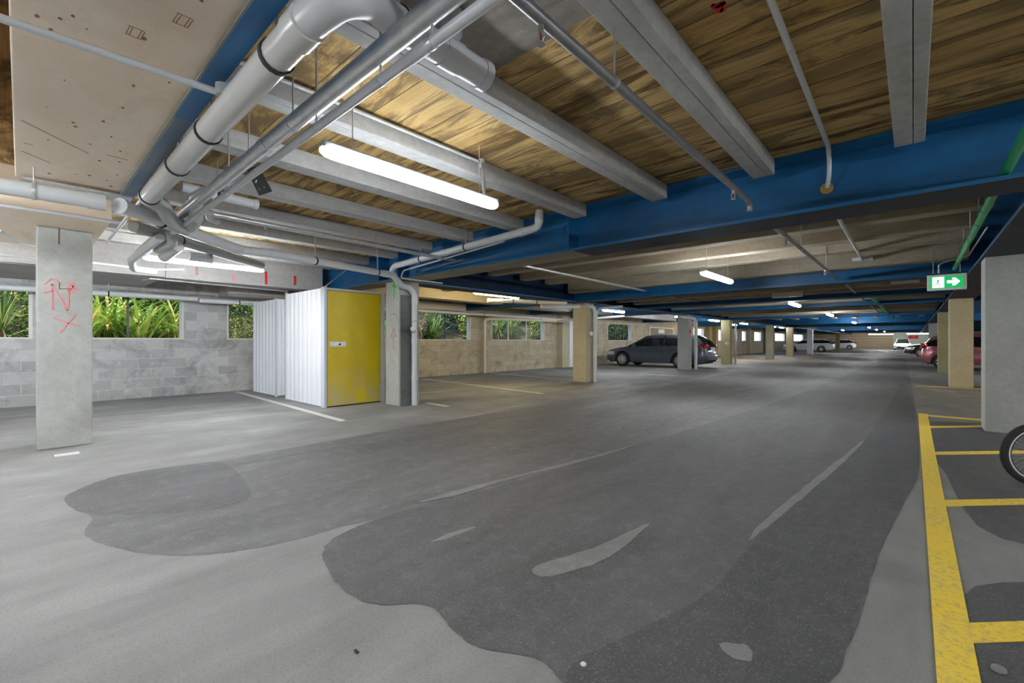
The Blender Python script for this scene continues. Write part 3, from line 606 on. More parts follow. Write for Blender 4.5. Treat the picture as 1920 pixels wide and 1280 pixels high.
# white pipes along wall
pipe('wall_pipe', 'pale pipe running along the top of the left windows', [(-11.35, -2.5, 2.06), (-11.35, 2.52, 2.06)], .05, M['pvc'], clamps=[(0, .72)])
pipe('wall_pipe', 'pale boxed pipe crossing the block pier between the left windows', [(-11.35, 2.56, 2.03), (-11.35, 5.6, 2.03)], .05, M['pvc_white'], clamps=[(0, .25)])
pipe('conduit', 'thin galvanised conduit along the grey concrete beam with red marks', [at(268, 525, 2.2), at(280, 522, 2.2), at(540, 546, 2.2)], .014, M['galv'], n=10, clamps=[(1, .3), (1, .7)], clamp_mat='galv', rod=False)
pipe('conduit', 'thin white conduit under the slab left of the wall lamp', [at(0, 478, 2.2), at(172, 492, 2.2), at(280, 505, 2.2), at(345, 505, 2.22)], .012, M['pvc_white'], .1, n=10)
pipe('conduit', 'dark thin pipe passing behind the column with pink letters', [(-8.9, -2.2, 2.19), (-8.9, .6, 2.19)], .014, M['galv_dark'], n=10)
pipe('conduit', 'thin white cable looping down at the left edge', [at(0, 432, 2.3), at(40, 456, 2.26), at(68, 462, 2.24), at(120, 466, 2.24)], .012, M['pvc_white'], .1, n=8)
pipe('conduit', 'dark long conduit along the concrete soffit beyond the pink-lettered column', [(-5.9, -2.5, 2.34), (-5.9, 1.5, 2.34)], .018, M['pvc'], n=10)
# main dark sprinkler pipe
pipe('sprinkler_pipe', 'long dark steel sprinkler pipe running deep beneath the boards to the blue beam', [(-1.02, .2, 2.35), (-1.04, 4.12, 2.35), (-1.04, 4.2, 2.33), (-1.04, 4.2, 2.27)], .024, M['galv_dark'], .04, clamps=[(0, .42)], n=14, clamp_mat='galv')
pipe('sprinkler_pipe', 'steel sprinkler pipe continuing beyond the near blue beam', [(-1.04, 4.66, 2.31), (-1.04, 10.05, 2.31)], .024, M['galv_dark'], n=12, clamps=[(0, .35), (0, .75)], clamp_mat='galv')
for y0, y1, s in ((10.55, 13.6, 'second'), (14.2, 16.8, 'third'), (17.3, 23.8, 'fourth')):
    pipe('sprinkler_pipe', 'steel sprinkler pipe section beyond the %s blue cross beam' % s, [(-1.04, y0, 2.34), (-1.04, y1, 2.34)], .024, M['galv_dark'], n=10)
pipe('sprinkler_pipe', 'steel sprinkler pipe over the left bays passing the cream column', [(-4.6, 5.1, 2.36), (-4.75, 10.0, 2.36)], .022, M['galv'], n=10)
pipe('sprinkler_pipe', 'steel sprinkler pipe beyond the second beam toward the pale column', [(-4.9, 10.6, 2.36), (-4.95, 16.6, 2.36)], .022, M['galv_dark'], n=10)
def head(x, y, z, label):
    o = thing('sprinkler', label, 'sprinkler', (x, y, z), 0, 'sprinkler heads on the pipes')
    m = MB(); m.tube([(x, y, z+.005), (x, y, z-.03)], .012, 10); wpart(m, 'threaded_body', M['galv'], o)
    m = MB(); m.tube([(x-.012, y, z-.03), (x-.014, y, z-.05), (x-.003, y, z-.07)], .003, 6); m.tube([(x+.012, y, z-.03), (x+.014, y, z-.05), (x+.003, y, z-.07)], .003, 6); wpart(m, 'frame_arms', M['galv'], o)
    m = MB(); m.tube([(x, y, z-.03), (x, y, z-.066)], .003, 6); wpart(m, 'glass_bulb', M['tail'], o)
    m = MB(); m.tube([(x, y, z-.07), (x, y, z-.073)], .018, 14); wpart(m, 'deflector', M['galv'], o)
head(-1.03, 1.30, 2.33, 'sprinkler head under the dark pipe, nearest overhead')
head(-1.04, 3.72, 2.33, 'sprinkler head under the dark pipe just before the blue beam')
head(-1.04, 5.7, 2.29, 'sprinkler head under the pipe just beyond the near blue beam')
head(-1.04, 8.6, 2.29, 'sprinkler head under the pipe just before the second blue beam')
head(-5.14, 1.75, 2.375, 'sprinkler head under the galvanised branch at left')
# conduit to disc
pipe('conduit', 'grey conduit clipped beneath the boards, bending down the near blue beam', [(-.46, .4, 2.70), (-.50, 4.3, 2.70), (-.515, 4.50, 2.62), (-.52, 4.52, 2.52), (-.54, 4.585, 2.46)], .017, M['pvc'], .06, clamps=[(0, .6), (0, .95)], clamp_mat='galv', n=12, rod=False)
tag(base(MB().tube([(-.545, 4.612, 2.455), (-.545, 4.600, 2.455)], .048, 24).build('hole_cover', plain('ochre_disc', (.4, .25, .06), .7)), (-.545, 4.6, 2.455)), 'round ochre hole cover on the near blue beam below the conduit', 'disc')
pipe('conduit', 'grey conduit under the tan joists beyond the near blue beam', [(-.62, 5.0, 2.545), (-.64, 9.6, 2.545)], .02, M['pvc'], clamps=[(0, .1), (0, .5)], clamp_mat='galv', n=10, rod=False)
tag(base(MB().box((-.78, 9.55, 2.53), (-.5, 9.68, 2.58), .008).build('junction_box', M['pvc']), (-.64, 9.6, 2.53)), 'flat grey junction box ending the conduit before the second blue beam', 'junction box')
pipe('green_pipe', 'bright green pipe passing through the near blue beam at the right edge', [(.46, 2.6, 2.3), (.485, 9.9, 2.3)], .028, M['green_pvc'], clamps=[(0, .42), (0, .5), (0, .62), (0, .75), (0, .88)], clamp_mat='green_pvc', n=14)
pipe('green_pipe', 'green pipe hanging in the distance left of the exit sign', [(-.78, 14.6, 2.3), (-.78, 31.0, 2.38)], .045, M['green_pvc'], clamps=[(0, .02), (0, .1)], clamp_mat='green_pvc', n=12)
pipe('downpipe', 'white downpipe on the right side of the cream-lit left column', [(-7.6, 9.6, 2.12), (-7.2, 10.5, 2.14), (-6.72, 10.85, 2.14), (-6.72, 10.95, 2.0), (-6.72, 10.95, 0)], .06, M['pvc_white'], .1, sockets=[(3, .12), (3, .5)], clamps=[(3, .2), (3, .72)], clamp_mat='galv')
tag(MB().tube([(-6.78, 10.83, 1.36), (-6.7, 10.74, 1.38)], .06, 16).build('cleanout_cap', M['pvc_white']), 'round white cap on the downpipe of the cream-lit column', 'pipe cap')
pipe('downpipe', 'thin pale blue pipe hugging the cream-lit left column', [(-6.2, 11.6, 2.16), (-6.6, 11.10, 2.1), (-6.73, 11.06, 2.0), (-6.75, 11.055, 1.5)], .035, M['trim_metal'], .1)
pipe('downpipe', 'white downpipe on the pale column in front of the dark wagon', [(-7.0, 17.9, 2.16), (-6.7, 18.55, 2.1), (-6.68, 18.75, 2.0), (-6.68, 18.75, 0)], .065, M['pvc_white'], .1, sockets=[(2, .1), (2, .6)], clamps=[(2, .13), (2, .7)], clamp_mat='galv')
pipe('downpipe', 'slim grey downpipe on the olive column', [(-6.4, 24.8, 2.18), (-6.7, 24.4, 2.1), (-6.7, 24.35, 0)], .05, M['galv_dark'], .1)
pipe('downpipe', 'cream downpipe on the block wall between two windows', [(-11.2, 15.2, 2.02), (-11.4, 11.5, 1.98), (-11.56, 11.3, 1.95), (-11.56, 11.3, 0)], .055, M['pvc_cream'], .12, sockets=[(2, .1), (2, .75)], clamps=[(2, .2), (2, .82)], clamp_mat='galv')
pipe('wall_pipe', 'cream pipe running over the windows toward the third left column', [at(915, 563, 2.16), at(1062, 568, 2.16)], .05, M['pvc_cream'], caps=(0,), clamps=[(0, .3), (0, .6)])
pipe('wall_pipe', 'white pipe along the window heads beyond the cream beam', [(-11.2, 5.6, 2.1), (-11.2, 16.2, 2.08)], .045, M['pvc_white'], clamps=[(0, .2), (0, .5), (0, .8)])
pipe('wall_pipe', 'white pipe over the left bays behind the third column', [(-11.1, 15.2, 2.0), (-8.2, 15.5, 2.13)], .045, M['pvc_white'])
pipe('downpipe', 'cream downpipe between the two right columns', [(1.9, 16.3, 2.2), (1.42, 16.1, 2.12), (1.40, 16.1, 2.0), (1.40, 16.1, 0)], .12, M['pvc_cream'], .12, sockets=[(2, .15), (2, .35)], clamps=[(2, .28), (2, .74)], clamp_mat='galv')
tag(base(MB().box((-.35, 12.18, 2.36), (.1, 12.302, 2.47)).build('hanging_box', M['pvc']), (0, 12.2, 2.36)), 'small grey box on a distant tan joist', 'box')
hb = thing('emergency_sign', 'grey hanging box above a glowing lamp, seen from behind', 'sign', (-2.3, 12.4, 2.24))
wpart(MB().box((-2.62, 12.6, 2.24), (-1.98, 12.7, 2.42), .012), 'sign_case', M['pvc_cream'], hb)
for x in (-2.5, -2.1): wpart(MB().tube([(x, 12.65, 2.42), (x, 12.65, 2.7)], .006, 6), 'hanger_rod', M['galv'], hb)
# black bracket
bk = thing('hanging_bracket', 'black perforated steel plate hanging between the galvanised main and a joist', 'bracket', (-3.45, 1.12, 2.3))
bp = MB(); q_ = [at(462, 318, 2.42), at(484, 311, 2.42), at(510, 359, 2.34), at(486, 367, 2.34)]; nb = (q_[1]-q_[0]).cross(q_[3]-q_[0]).normalized()*.006; q2 = [v+nb for v in q_]
bp.quad(*q_); bp.quad(*q2)
for i in range(4): bp.quad(q_[i], q_[(i+1) % 4], q2[(i+1) % 4], q2[i])
wpart(bp, 'steel_plate', M['black'], bk)
for (u, v) in ((480, 340), (487, 352), (496, 349)): wpart(MB().tube([at(u, v, 2.368)-nb.normalized()*.012, at(u, v, 2.368)+nb.normalized()*.012], .006, 8), 'bolt', M['galv'], bk)
wpart(MB().tube([(-3.45, 1.07, 2.39), (-3.45, 1.07, ZC)], .006, 8), 'hanger_rod', M['galv'], bk)
# red mark on the boards
rmk = at(1347, 12, ZC); mm_ = MB()
random.seed(5)
for k in range(14): 
    q = rmk+Vector((random.gauss(0, .012), random.gauss(0, .016), 0)); mm_.tube([(q.x, q.y, ZC-.0015), (q.x, q.y, ZC+.001)], random.uniform(.008, .018), 10)
tag(mm_.build('spray_mark', M['red']), 'red spray paint spot on the ceiling boards', 'paint mark')

# ---------------------------------------------------------------- exit sign
ex = thing('exit_sign', 'green and white lit exit sign with running figure and arrow, hanging at the right', 'exit sign', (.36, 9.0, 1.9))
EXX0, EXX1, EZ0, EZ1, EY = .165, .555, 1.905, 2.12, 9.0
wpart(MB().box((EXX0-.01, EY, EZ0-.01), (EXX1+.01, EY+.06, EZ1+.01), .01), 'sign_case', M['pvc_white'], ex)
wpart(MB().box((EXX0-.02, EY-.01, EZ1+.005), (EXX1+.02, EY+.07, EZ1+.025), .004), 'top_rail', M['black'], ex)
M['exit_g'] = mk('lit_green_panel', (.02, .45, .15), .4, emit=(.01, .4, .1), strength=.35); M['exit_fig'] = mk('dark_green_figure', (.0, .16, .05), .5); M['exit_w'] = mk('lit_white_panel', (.8, .9, .85), .4, emit=(.75, 1, .85), strength=.8)
wpart(MB().box((EXX0+.018, EY-.006, EZ0+.018), (EXX1-.018, EY+.002, EZ1-.018)), 'green_panel', M['exit_g'], ex)
wpart(MB().box((EXX0+.045, EY-.009, EZ0+.03), (EXX0+.17, EY-.005, EZ1-.03)), 'white_square', M['exit_w'], ex)
def figz(pts): return [(x, z) for x, z in pts]
MX = Matrix(((1, 0, 0, 0), (0, 0, 1, 0), (0, 1, 0, 0), (0, 0, 0, 1)))   # (x, z, y)
fm = MB(); fx, fz = EXX0+.11, 2.015; k_ = .0011
def limb(a, b, r): 
    A = Vector((fx+a[0]*k_, 0, fz+a[1]*k_)); B = Vector((fx+b[0]*k_, 0, fz+b[1]*k_)); A.y = B.y = EY-.010; fm.tube([A, B], r, 8)
limb((0, 30), (-8, -5), .006); limb((-8, -5), (10, -25), .004); limb((10, -25), (2, -50), .004); limb((-8, -5), (-25, -30), .004); limb((-25, -30), (-45, -38), .004)
limb((0, 28), (25, 18), .003); limb((25, 18), (35, 30), .003); limb((0, 28), (-22, 22), .003); limb((-22, 22), (-32, 5), .003); limb((6, 46), (8, 50), .008)
wpart(fm, 'running_figure', M['exit_fig'], ex)
ax, az = EXX0+.2, 2.013
ar = [(ax, az-.02), (ax+.06, az-.02), (ax+.05, az-.055), (ax+.085, az-.055), (ax+.135, az), (ax+.085, az+.055), (ax+.05, az+.055), (ax+.06, az+.02), (ax, az+.02)]
wpart(MB().prism(ar, EY-.009, EY-.005, MX), 'white_arrow', M['exit_w'], ex)
for x in (.22, .5): wpart(MB().tube([(x, EY+.03, EZ1+.02), (x, EY+.03, 2.5)], .005, 6), 'hanger_rod', M['galv'], ex)
pipe('conduit', 'thin white conduit bending over the exit sign', [(.28, 9.05, 2.13), (.28, 9.1, 2.28), (.35, 9.25, 2.34), (.6, 9.3, 2.4), (.7, 8.2, 2.6)], .01, M['pvc_white'], .06, n=8)

# ---------------------------------------------------------------- storage lockers
def ribbed(p0, p1, z0, z1, nrm, pitch=.19, d=.008):
    p0, p1 = Vector(p0), Vector(p1); L = (p1-p0).length; u = (p1-p0)/L; nrm = Vector(nrm); rows = []; x = 0; prof = []
    while x < L-.001:
        for a, h in ((0, 0), (.06, 0), (.07, d), (.085, d), (.095, 0), (.12, 0), (.13, d), (.145, d), (.155, 0)):
            if x+a < L: prof.append((x+a, h))
        x += pitch
    prof.append((L, 0)); m = MB()
    m.grid([[p0+u*a+nrm*h+Vector((0, 0, z)) for a, h in prof] for z in (z0, z1)])
    m.grid([[p0+u*a-nrm*.01+Vector((0, 0, z)) for a in (0, L)] for z in (z0, z1)]); return m
lk = thing('storage_locker', 'white ribbed steel storage locker with a yellow door, beside the column with the green stroke', 'storage locker', (-8.4, 4.1, 0))
wpart(ribbed((-9.24, 3.53, 0), (-7.62, 3.53, 0), .01, 2.085, (0, -1, 0)), 'side_panel', M['white_metal'], lk)
wpart(ribbed((-9.24, 4.66, 0), (-7.62, 4.66, 0), .01, 2.06, (0, 1, 0)), 'side_panel', M['white_metal'], lk)
wpart(ribbed((-9.25, 3.54, 0), (-9.25, 4.65, 0), .01, 2.06, (-1, 0, 0)), 'back_panel', M['white_metal'], lk)
wpart(MB().box((-9.26, 3.52, 0), (-9.22, 3.56, 2.12)), 'corner_post', M['trim_metal'], lk)
wpart(MB().box((-7.66, 3.505, 0), (-7.53, 3.555, 2.10), .004), 'corner_post', M['trim_metal'], lk)
wpart(MB().box((-7.60, 4.61, 0), (-7.53, 4.69, 2.07), .004), 'corner_post', M['trim_metal'], lk)
wpart(MB().box((-7.60, 3.555, 2.045), (-7.53, 4.61, 2.085), .004), 'head_rail', M['trim_metal'], lk)
wpart(MB().box((-9.24, 3.55, 2.06), (-7.6, 4.66, 2.075)), 'roof_panel', M['white_metal'], lk)
dr = wpart(MB().box((-7.575, 3.565, .02), (-7.535, 4.60, 2.04), .004), 'door', M['door_yellow'], lk)
lp = wpart(MB().box((-7.534, 3.60, 1.06), (-7.528, 3.90, 1.145)), 'lock_plate', M['galv'], lk)
hd = wpart(MB().tube([(-7.53, 3.78, 1.10), (-7.51, 3.78, 1.10)], .018, 14), 'lock_barrel', M['black'], lk)
for k in range(5): wpart(MB().tube([(-7.529, 3.62+.06*k, 1.13 if k % 2 else 1.075), (-7.524, 3.62+.06*k, 1.13 if k % 2 else 1.075)], .006, 8), 'rivet', M['black'], lk)
for z in (.25, 1.75): wpart(MB().box((-7.536, 4.585, z), (-7.527, 4.62, z+.1)), 'hinge', M['galv'], lk)
l2 = thing('storage_locker', 'smaller white ribbed storage locker behind the one with the yellow door, against the block wall', 'storage locker', (-10.4, 4.1, 0))
wpart(ribbed((-11.17, 3.55, 0), (-9.82, 3.55, 0), .02, 2.03, (0, -1, 0)), 'side_panel', M['white_metal'], l2)
wpart(ribbed((-9.8, 3.56, 0), (-9.8, 4.6, 0), .02, 2.03, (1, 0, 0)), 'end_panel', M['white_metal'], l2)
wpart(MB().box((-9.83, 3.53, 0), (-9.79, 3.57, 2.05)), 'corner_post', M['trim_metal'], l2)
wpart(MB().box((-11.15, 3.57, 2.02), (-9.82, 4.6, 2.035)), 'roof_panel', M['white_metal'], l2)

# ---------------------------------------------------------------- floor marks
def smooth_poly(P, n=8):
    out = []; L = len(P)
    for i in range(L):
        p0, p1, p2, p3 = P[i-1], P[i], P[(i+1) % L], P[(i+2) % L]
        for k in range(n):
            t = k/n; out.append(.5*((2*p1)+(-p0+p2)*t+(2*p0-5*p1+4*p2-p3)*t*t+(-p0+3*p1-3*p2+p3)*t**3))
    return out
def patch(name, pix, mat, label, z=.002, smooth=True, wobble=.012, kind='structure', cat=None):
    P = [at(x, y) if not isinstance(x, Vector) else x for x, y in pix]
    if smooth: P = smooth_poly(P)
    random.seed(len(pix)); m = MB()
    vs = [m.bm.verts.new((p.x+random.uniform(-wobble, wobble)*.4, p.y+random.uniform(-wobble, wobble)*.4, z)) for p in P]
    f = m.bm.faces.new(vs)
    o = m.build(name, mat)
    for p in o.data.polygons:
        if p.normal.z < 0: o.data.flip_normals(); break
    return tag(o, label, cat, kind=kind)
patch('floor_seal', [(120, 935), (165, 912), (240, 888), (400, 868), (480, 852), (620, 826), (800, 795), (960, 768), (1120, 742), (1300, 718), (1440, 697), (1540, 681), (1610, 670), (1690, 664), (1700, 700), (1712, 760), (1700, 830), (1400, 880), (1000, 930), (700, 975), (560, 1010), (430, 1035), (300, 1040), (200, 1022), (158, 1000), (170, 968)], M['seal2'],
      'thin grey sealer sweep across the lane', .0015)
patch('floor_seal', [(122, 937), (160, 912), (240, 888), (380, 868), (420, 868), (450, 890), (470, 930), (400, 955), (260, 965), (160, 962)], M['seal'], 'dark rounded sealer blot left of the lane', .0025)
patch('floor_seal', [(606, 1050), (615, 1018), (660, 992), (720, 970), (860, 930), (960, 905), (1180, 838), (1340, 790), (1480, 745), (1570, 710), (1640, 680), (1690, 668), (1704, 700), (1714, 750), (1720, 800), (1722, 880), (1700, 930), (1670, 985), (1645, 1040), (1628, 1100), (1600, 1190), (1540, 1240), (1340, 1290), (1100, 1300), (1010, 1236), (900, 1215), (850, 1180), (800, 1135), (700, 1132), (640, 1102)], M['seal'],
      'broad dark sealer sweep in the middle of the lane', .003)
patch('floor_seal', [(1060, 1280), (1090, 1236), (1200, 1180), (1330, 1110), (1420, 1010), (1520, 920), (1612, 835), (1660, 770), (1690, 720), (1706, 740), (1718, 800), (1722, 880), (1690, 950), (1650, 1030), (1620, 1120), (1590, 1210), (1540, 1290), (1300, 1400), (1080, 1380)], M['seal_dark'], 'darkest sealer strip beside the yellow line', .0035, wobble=.01)
patch('floor_seal', [(1752, 862), (1775, 890), (1800, 945), (1832, 985), (1880, 1010), (1930, 1022), (2100, 1020), (2100, 820), (1960, 795), (1745, 790)], M['seal_dark'], 'dark sealer in the striped bay under the bicycle', .002, smooth=False)
patch('floor_seal', [(1800, 1125), (1830, 1100), (1880, 1092), (2000, 1090), (2200, 1110), (2250, 1500), (1880, 1500), (1840, 1300)], M['seal_dark'], 'dark sealer in the near striped bay', .002, smooth=False)
for pts, lab in (([(785, 942), (860, 919), (980, 889), (1090, 861), (1185, 836), (1100, 863), (970, 895), (855, 929)], 'long pale curved scuff across the lane'),
            ([(1406, 1014), (1425, 985), (1500, 920), (1570, 864), (1622, 824), (1583, 866), (1512, 928), (1440, 986)], 'pale curved scuff beside the dark strip'),
            ([(998, 1068), (1040, 1050), (1120, 1025), (1217, 982), (1150, 1040), (1080, 1070), (1020, 1082)], 'broad pale curved scuff in the foreground'),
            ([(808, 1017), (850, 998), (892, 988), (860, 1003)], 'short pale curved scuff in the foreground'), ([(1350, 1208), (1400, 1212), (1408, 1240), (1370, 1232)], 'small pale spill on the foreground floor')):
    patch('floor_scuff', pts, M['scuff'], lab, .0045, kind='stuff', cat='floor scuff')
# yellow hatch
yh = thing('yellow_floor_marking', 'yellow painted no-parking grid along the right side of the lane', 'floor marking', (.1, 5, 0))
wpart(MB().box((.06, .3, 0), (.17, 9.6, .006)), 'border_line', M['yellow_paint'], yh)
wpart(MB().box((.17, 9.36, 0), (3.4, 9.5, .006)), 'end_line', M['yellow_paint'], yh)
for k in range(5):
    y = .62+1.89*k; m = MB(); m.prism([(.17, y-.08), (.17, y+.08), (min(3.4, 9.4-y+.1), min(9.42, y+.08+3.23)), (min(3.4, 9.4-y+.25), min(9.42, y-.08+3.23))], 0, .0055); wpart(m, 'diagonal_stripe', M['yellow_paint'], yh)
tag(base(MB().box((.05, 15.45, 0), (1.6, 15.6, .006)).build('yellow_floor_marking', M['yellow_paint']), (.6, 15.5, 0)), 'single yellow line on the floor before the cream right column', 'floor marking')
def line(a, b, lab, wd=.05):
    a, b = Vector(a), Vector(b); d = (b-a).normalized(); s = Vector((-d.y, d.x))*wd; m = MB()
    m.prism([tuple(a+s), tuple(a-s), tuple(b-s), tuple(b+s)], 0, .0055)
    tag(base(m.build('parking_line', M['white_paint']), (a.x, a.y, 0)), lab, 'floor marking', 'white parking bay lines')
line((-11.45, 3.3), (-6.1, 3.12), 'white bay line on the floor in front of the lockers')
line((-11.25, 8.3), (-6.05, 7.7), 'white bay line running to the wall beneath the window right of the lockers')
line((-11.5, 11.55), (-7.5, 10.95), 'white bay line running to the wall behind the cream-lit column')
line((-6.75, 5.1), (-6.1, 5.05), 'short white line end at the foot of the column by the yellow door')
line((-7.0, 14.8), (-5.9, 14.75), 'short white line end on the lane between the third and fourth left columns')
line((-7.2, 18.9), (-6.0, 18.9), 'short white line end beside the dark wagon tail')
a_ = at(126, 852); tag(base(MB().box((a_.x-.07, a_.y-.09, 0), (a_.x+.07, a_.y+.09, .006)).build('floor_patch_mark', M['white_paint']), (a_.x, a_.y, 0)), 'small pale square painted on the floor at the pink-lettered column', 'floor marking')
st = MB(); p = at(1094, 1247); st.lathe([(0, 0), (.012, .002), (.01, .008), (0, .01)], Matrix.Translation(p), 7)
tag(st.build('litter_scrap', M['plate']), 'tiny white scrap on the floor at the bottom centre', 'litter')
st = MB(); p = at(1873, 1258); st.lathe([(0, 0), (.022, .004), (.018, .015), (0, .022)], Matrix.Translation(p), 7)
tag(st.build('pebble', M['scuff']), 'pale pebble in the striped bay at bottom right', 'stone')
tag(MB().box(tuple(at(668, 1222)-Vector((.01, .004, 0))), tuple(at(668, 1222)+Vector((.012, .004, .006)))).build('litter_scrap', M['black']), 'tiny dark scrap on the foreground floor', 'litter')
rs = thing('wall_sign', 'red and white sign on the mint end wall', 'sign', (-.9, 85.9, 1.9)); q0 = onY(1703.5, 629, 85.9); q1 = onY(1722, 634.5, 85.9)
wpart(MB().box((q0.x, 85.9, q1.z), (q1.x, 85.95, q0.z)), 'sign_board', M['red'], rs); wpart(MB().box((q0.x+.5, 85.88, lerp(q1.z, q0.z, .3)), (q1.x-.5, 85.9, lerp(q1.z, q0.z, .7))), 'white_band', M['plate'], rs)

nbq = [onX(1217, 610, -11.69), onX(1262, 628, -11.69)]
nb_ = thing('notice_board', 'pale framed board with a white panel on the left wall above the dark wagon', 'board', (-11.66, nbq[0].y, nbq[1].z))
wpart(MB().box((-11.69, nbq[0].y, 1.30), (-11.65, nbq[1].y, 2.02), .01), 'frame', M['pvc_white'], nb_)
wpart(MB().box((-11.655, nbq[0].y+.1, 1.36), (-11.645, nbq[1].y-.1, 1.96)), 'backing', M['joist_tan'], nb_)
wpart(MB().box((-11.65, nbq[0].y+1.2, 1.66), (-11.635, nbq[0].y+2.1, 1.9), .005), 'white_panel', M['plate'], nb_)
# ---------------------------------------------------------------- cars
def car(name, label, cat, loc, rz, S, paint, detail=True, hood_mat=None):
    root = thing(name, label, cat, loc, rz)
    L, Wd = S['L'], S['W']; wr = S['wr']; xf, xr = S['xf'], S['xr']; ra = wr+.045; hx = L/2
    belt = S['belt']; roof = S['roof']; Wroof = S.get('Wroof', .72)
    def hw(x):
        f = max(0, (x-(hx-.95))/.95); r_ = max(0, (-x-(hx-.55))/.55); return Wd/2*(1-.30*f**2.4)*(1-.20*r_**2.4)
    def zl(x):
        z = .21+.07*max(0, (abs(x)-(hx-.5))/.5)
        for xw in (xf, xr):
            d = abs(x-xw)
            if d < ra: z = max(z, wr+math.sqrt(ra*ra-d*d)) if True else z
        return z
    def yb(t): return .955+.05*math.sin(math.pi*min(1, t*1.15))-.045*t*t
    xs = [-hx+L*i/96 for i in range(97)]
    rows = []
    for x in xs:
        e = max(0, (abs(x)-(hx-.12))/.12); b = interp(belt, x); z0 = zl(x); h = hw(x)
        zt = lerp(b, lerp(z0, b, .72), e**2); zb = lerp(z0, lerp(z0, b, .12), e**2); hh = h*(1-.10*e**2)
        side = [Vector((x, hh*yb(t), lerp(zb, zt, t))) for t in [k/9 for k in range(10)]]
        top = [Vector((x, hh*yb(1)*c, zt+.045*(1-c*c)*(1-e)+.012*(1-c))) for c in (.93, .8, .55, .28, 0)]
        rows.append(side+top)
    full = [r_+[Vector((v.x, -v.y, v.z)) for v in r_[-2::-1]] for r_ in rows]
    m = MB(); V = m.grid(full)
    for r_ in (V[0], V[-1]): m.bm.faces.new(r_)
    m.build('body_shell', paint, root, True)
    # dark underbody and arches
    m = MB(); m.box((-hx+.2, -Wd/2*.86, .19), (hx-.3, Wd/2*.86, .62)); m.build('underbody', M['seam'], root)
    # greenhouse
    gx = [r_[0] for r_ in roof]; g0, g1 = gx[0], gx[-1]; n = 60
    def sec(x, off=0, tt=None):
        b = interp(belt, x)-.01; z = max(interp(roof, x), b+.002); y0 = Wd/2*yb(1)*.955; y1 = Wd/2*Wroof; k = min(1, (z-b)/.42)
        y1 = lerp(y0, y1, k); pts = []
        for t in (0, .25, .5, .75, .9, 1): pts.append(Vector((x, lerp(y0, y1, t)+off, lerp(b, z-.045*k, t))))
        for c in (.93, .8, .5, 0): pts.append(Vector((x, y1*c, z-.045*k+.045*k*(1-c**4)+off*.8)))
        return pts
    R = [sec(lerp(g0, g1, i/n)) for i in range(n+1)]
    m = MB(); m.grid([r_+[Vector((v.x, -v.y, v.z)) for v in r_[-2::-1]] for r_ in R]); m.build('window_glass', M['glass'], root, True)
    rx0, rx1 = S['rx']
    R = [sec(lerp(rx0, rx1, i/20), .012)[4:] for i in range(21)]
    m = MB(); m.grid([r_+[Vector((v.x, -v.y, v.z)) for v in r_[-2::-1]] for r_ in R]); m.build('roof_panel', paint, root, True)
    for sgn in (1, -1):
        def flip(p): return Vector((p.x, p.y*sgn, p.z))
        m = MB(); rail = []
        for i in range(n+1):
            x = lerp(g0, g1, i/n); s = sec(x, .010); rail.append([flip(s[3]), flip(s[4]), flip(s[5]), flip(s[6])])
        m.grid(rail); m.build('roof_pillar', paint, root, True)
        for xa, xb, lean in S['pil']:
            m = MB(); a = sec(xa, .012); b = sec(xb, .012); m.grid([[flip(Vector((v.x+lean*k/5, v.y, v.z))) for k, v in enumerate(a[:6])], [flip(Vector((v.x+lean*k/5, v.y, v.z))) for k, v in enumerate(b[:6])]]); m.build('door_pillar', M['seam'] if xb-xa < .2 else paint, root)
        if detail:
            for xd in S['seams']:
                m = MB(); rr = []
                for t in [k/8 for k in range(9)]:
                    z = lerp(.3, interp(belt, xd)-.01, t); tt = (z-zl(xd))/(interp(belt, xd)-zl(xd)); rr.append(Vector((xd, sgn*(hw(xd)*yb(max(0, tt))+.002), z)))
                m.tube(rr, .005, 6); m.build('door_seam', M['seam'], root)
            for xd in S['handles']:
                z = interp(belt, xd)-.13; tt = (z-.21)/(interp(belt, xd)-.21); y = hw(xd)*yb(tt); m = MB(); m.box((xd-.09, sgn*(y-.01), z-.015), (xd+.09, sgn*(y+.025), z+.015), .008); m.build('door_handle', paint, root)
            xm = S['mirror']; b = interp(belt, xm); m = MB(); m.box((xm-.07, sgn*Wd/2*.93, b+.0), (xm+.07, sgn*(Wd/2*.93+.2), b+.13), .035); m.build('side_mirror', paint, root, True)
        # lamps
        zf = interp(belt, hx-.15)-.12; m = MB(); pts = []
        for i in range(9):
            x = hx-.55+.5*i/8; y = hw(x)*.985
            ee = max(0, (abs(x)-(hx-.12))/.12); y *= (1-.10*ee**2); pts.append([Vector((x+.012, sgn*(y+.006), zf-.07-.03*(1-i/8)*0)), Vector((x+.012, sgn*(y+.012), zf)), Vector((x, sgn*(y-.04), zf+.085))])
        m.grid(pts); 
        f2 = [Vector((hx+.004, sgn*hw(hx)*.88, zf-.07)), Vector((hx+.006, sgn*hw(hx)*.88, zf+.0)), Vector((hx-.03, sgn*hw(hx)*.86, zf+.06))]; m.grid([pts[-1], f2, [Vector((v.x, v.y*.68, v.z-.0)) for v in f2]])
        m.build('headlamp', M['head'], root, True)
        zr = S['tailz']; h_ = S['tailh']; m = MB(); pts = []
        for i in range(7):
            x = -hx+.02+S['taill']*i/6; ee = max(0, (abs(x)-(hx-.12))/.12); y = hw(x)*yb(.8)*(1-.10*ee**2)+.008; k = 1-.6*(i/6)**2
            pts.append([Vector((x-.012, sgn*y, zr-h_*k)), Vector((x-.012, sgn*(y+.006), zr)), Vector((x-.012, sgn*y*.985, zr+h_*k))])
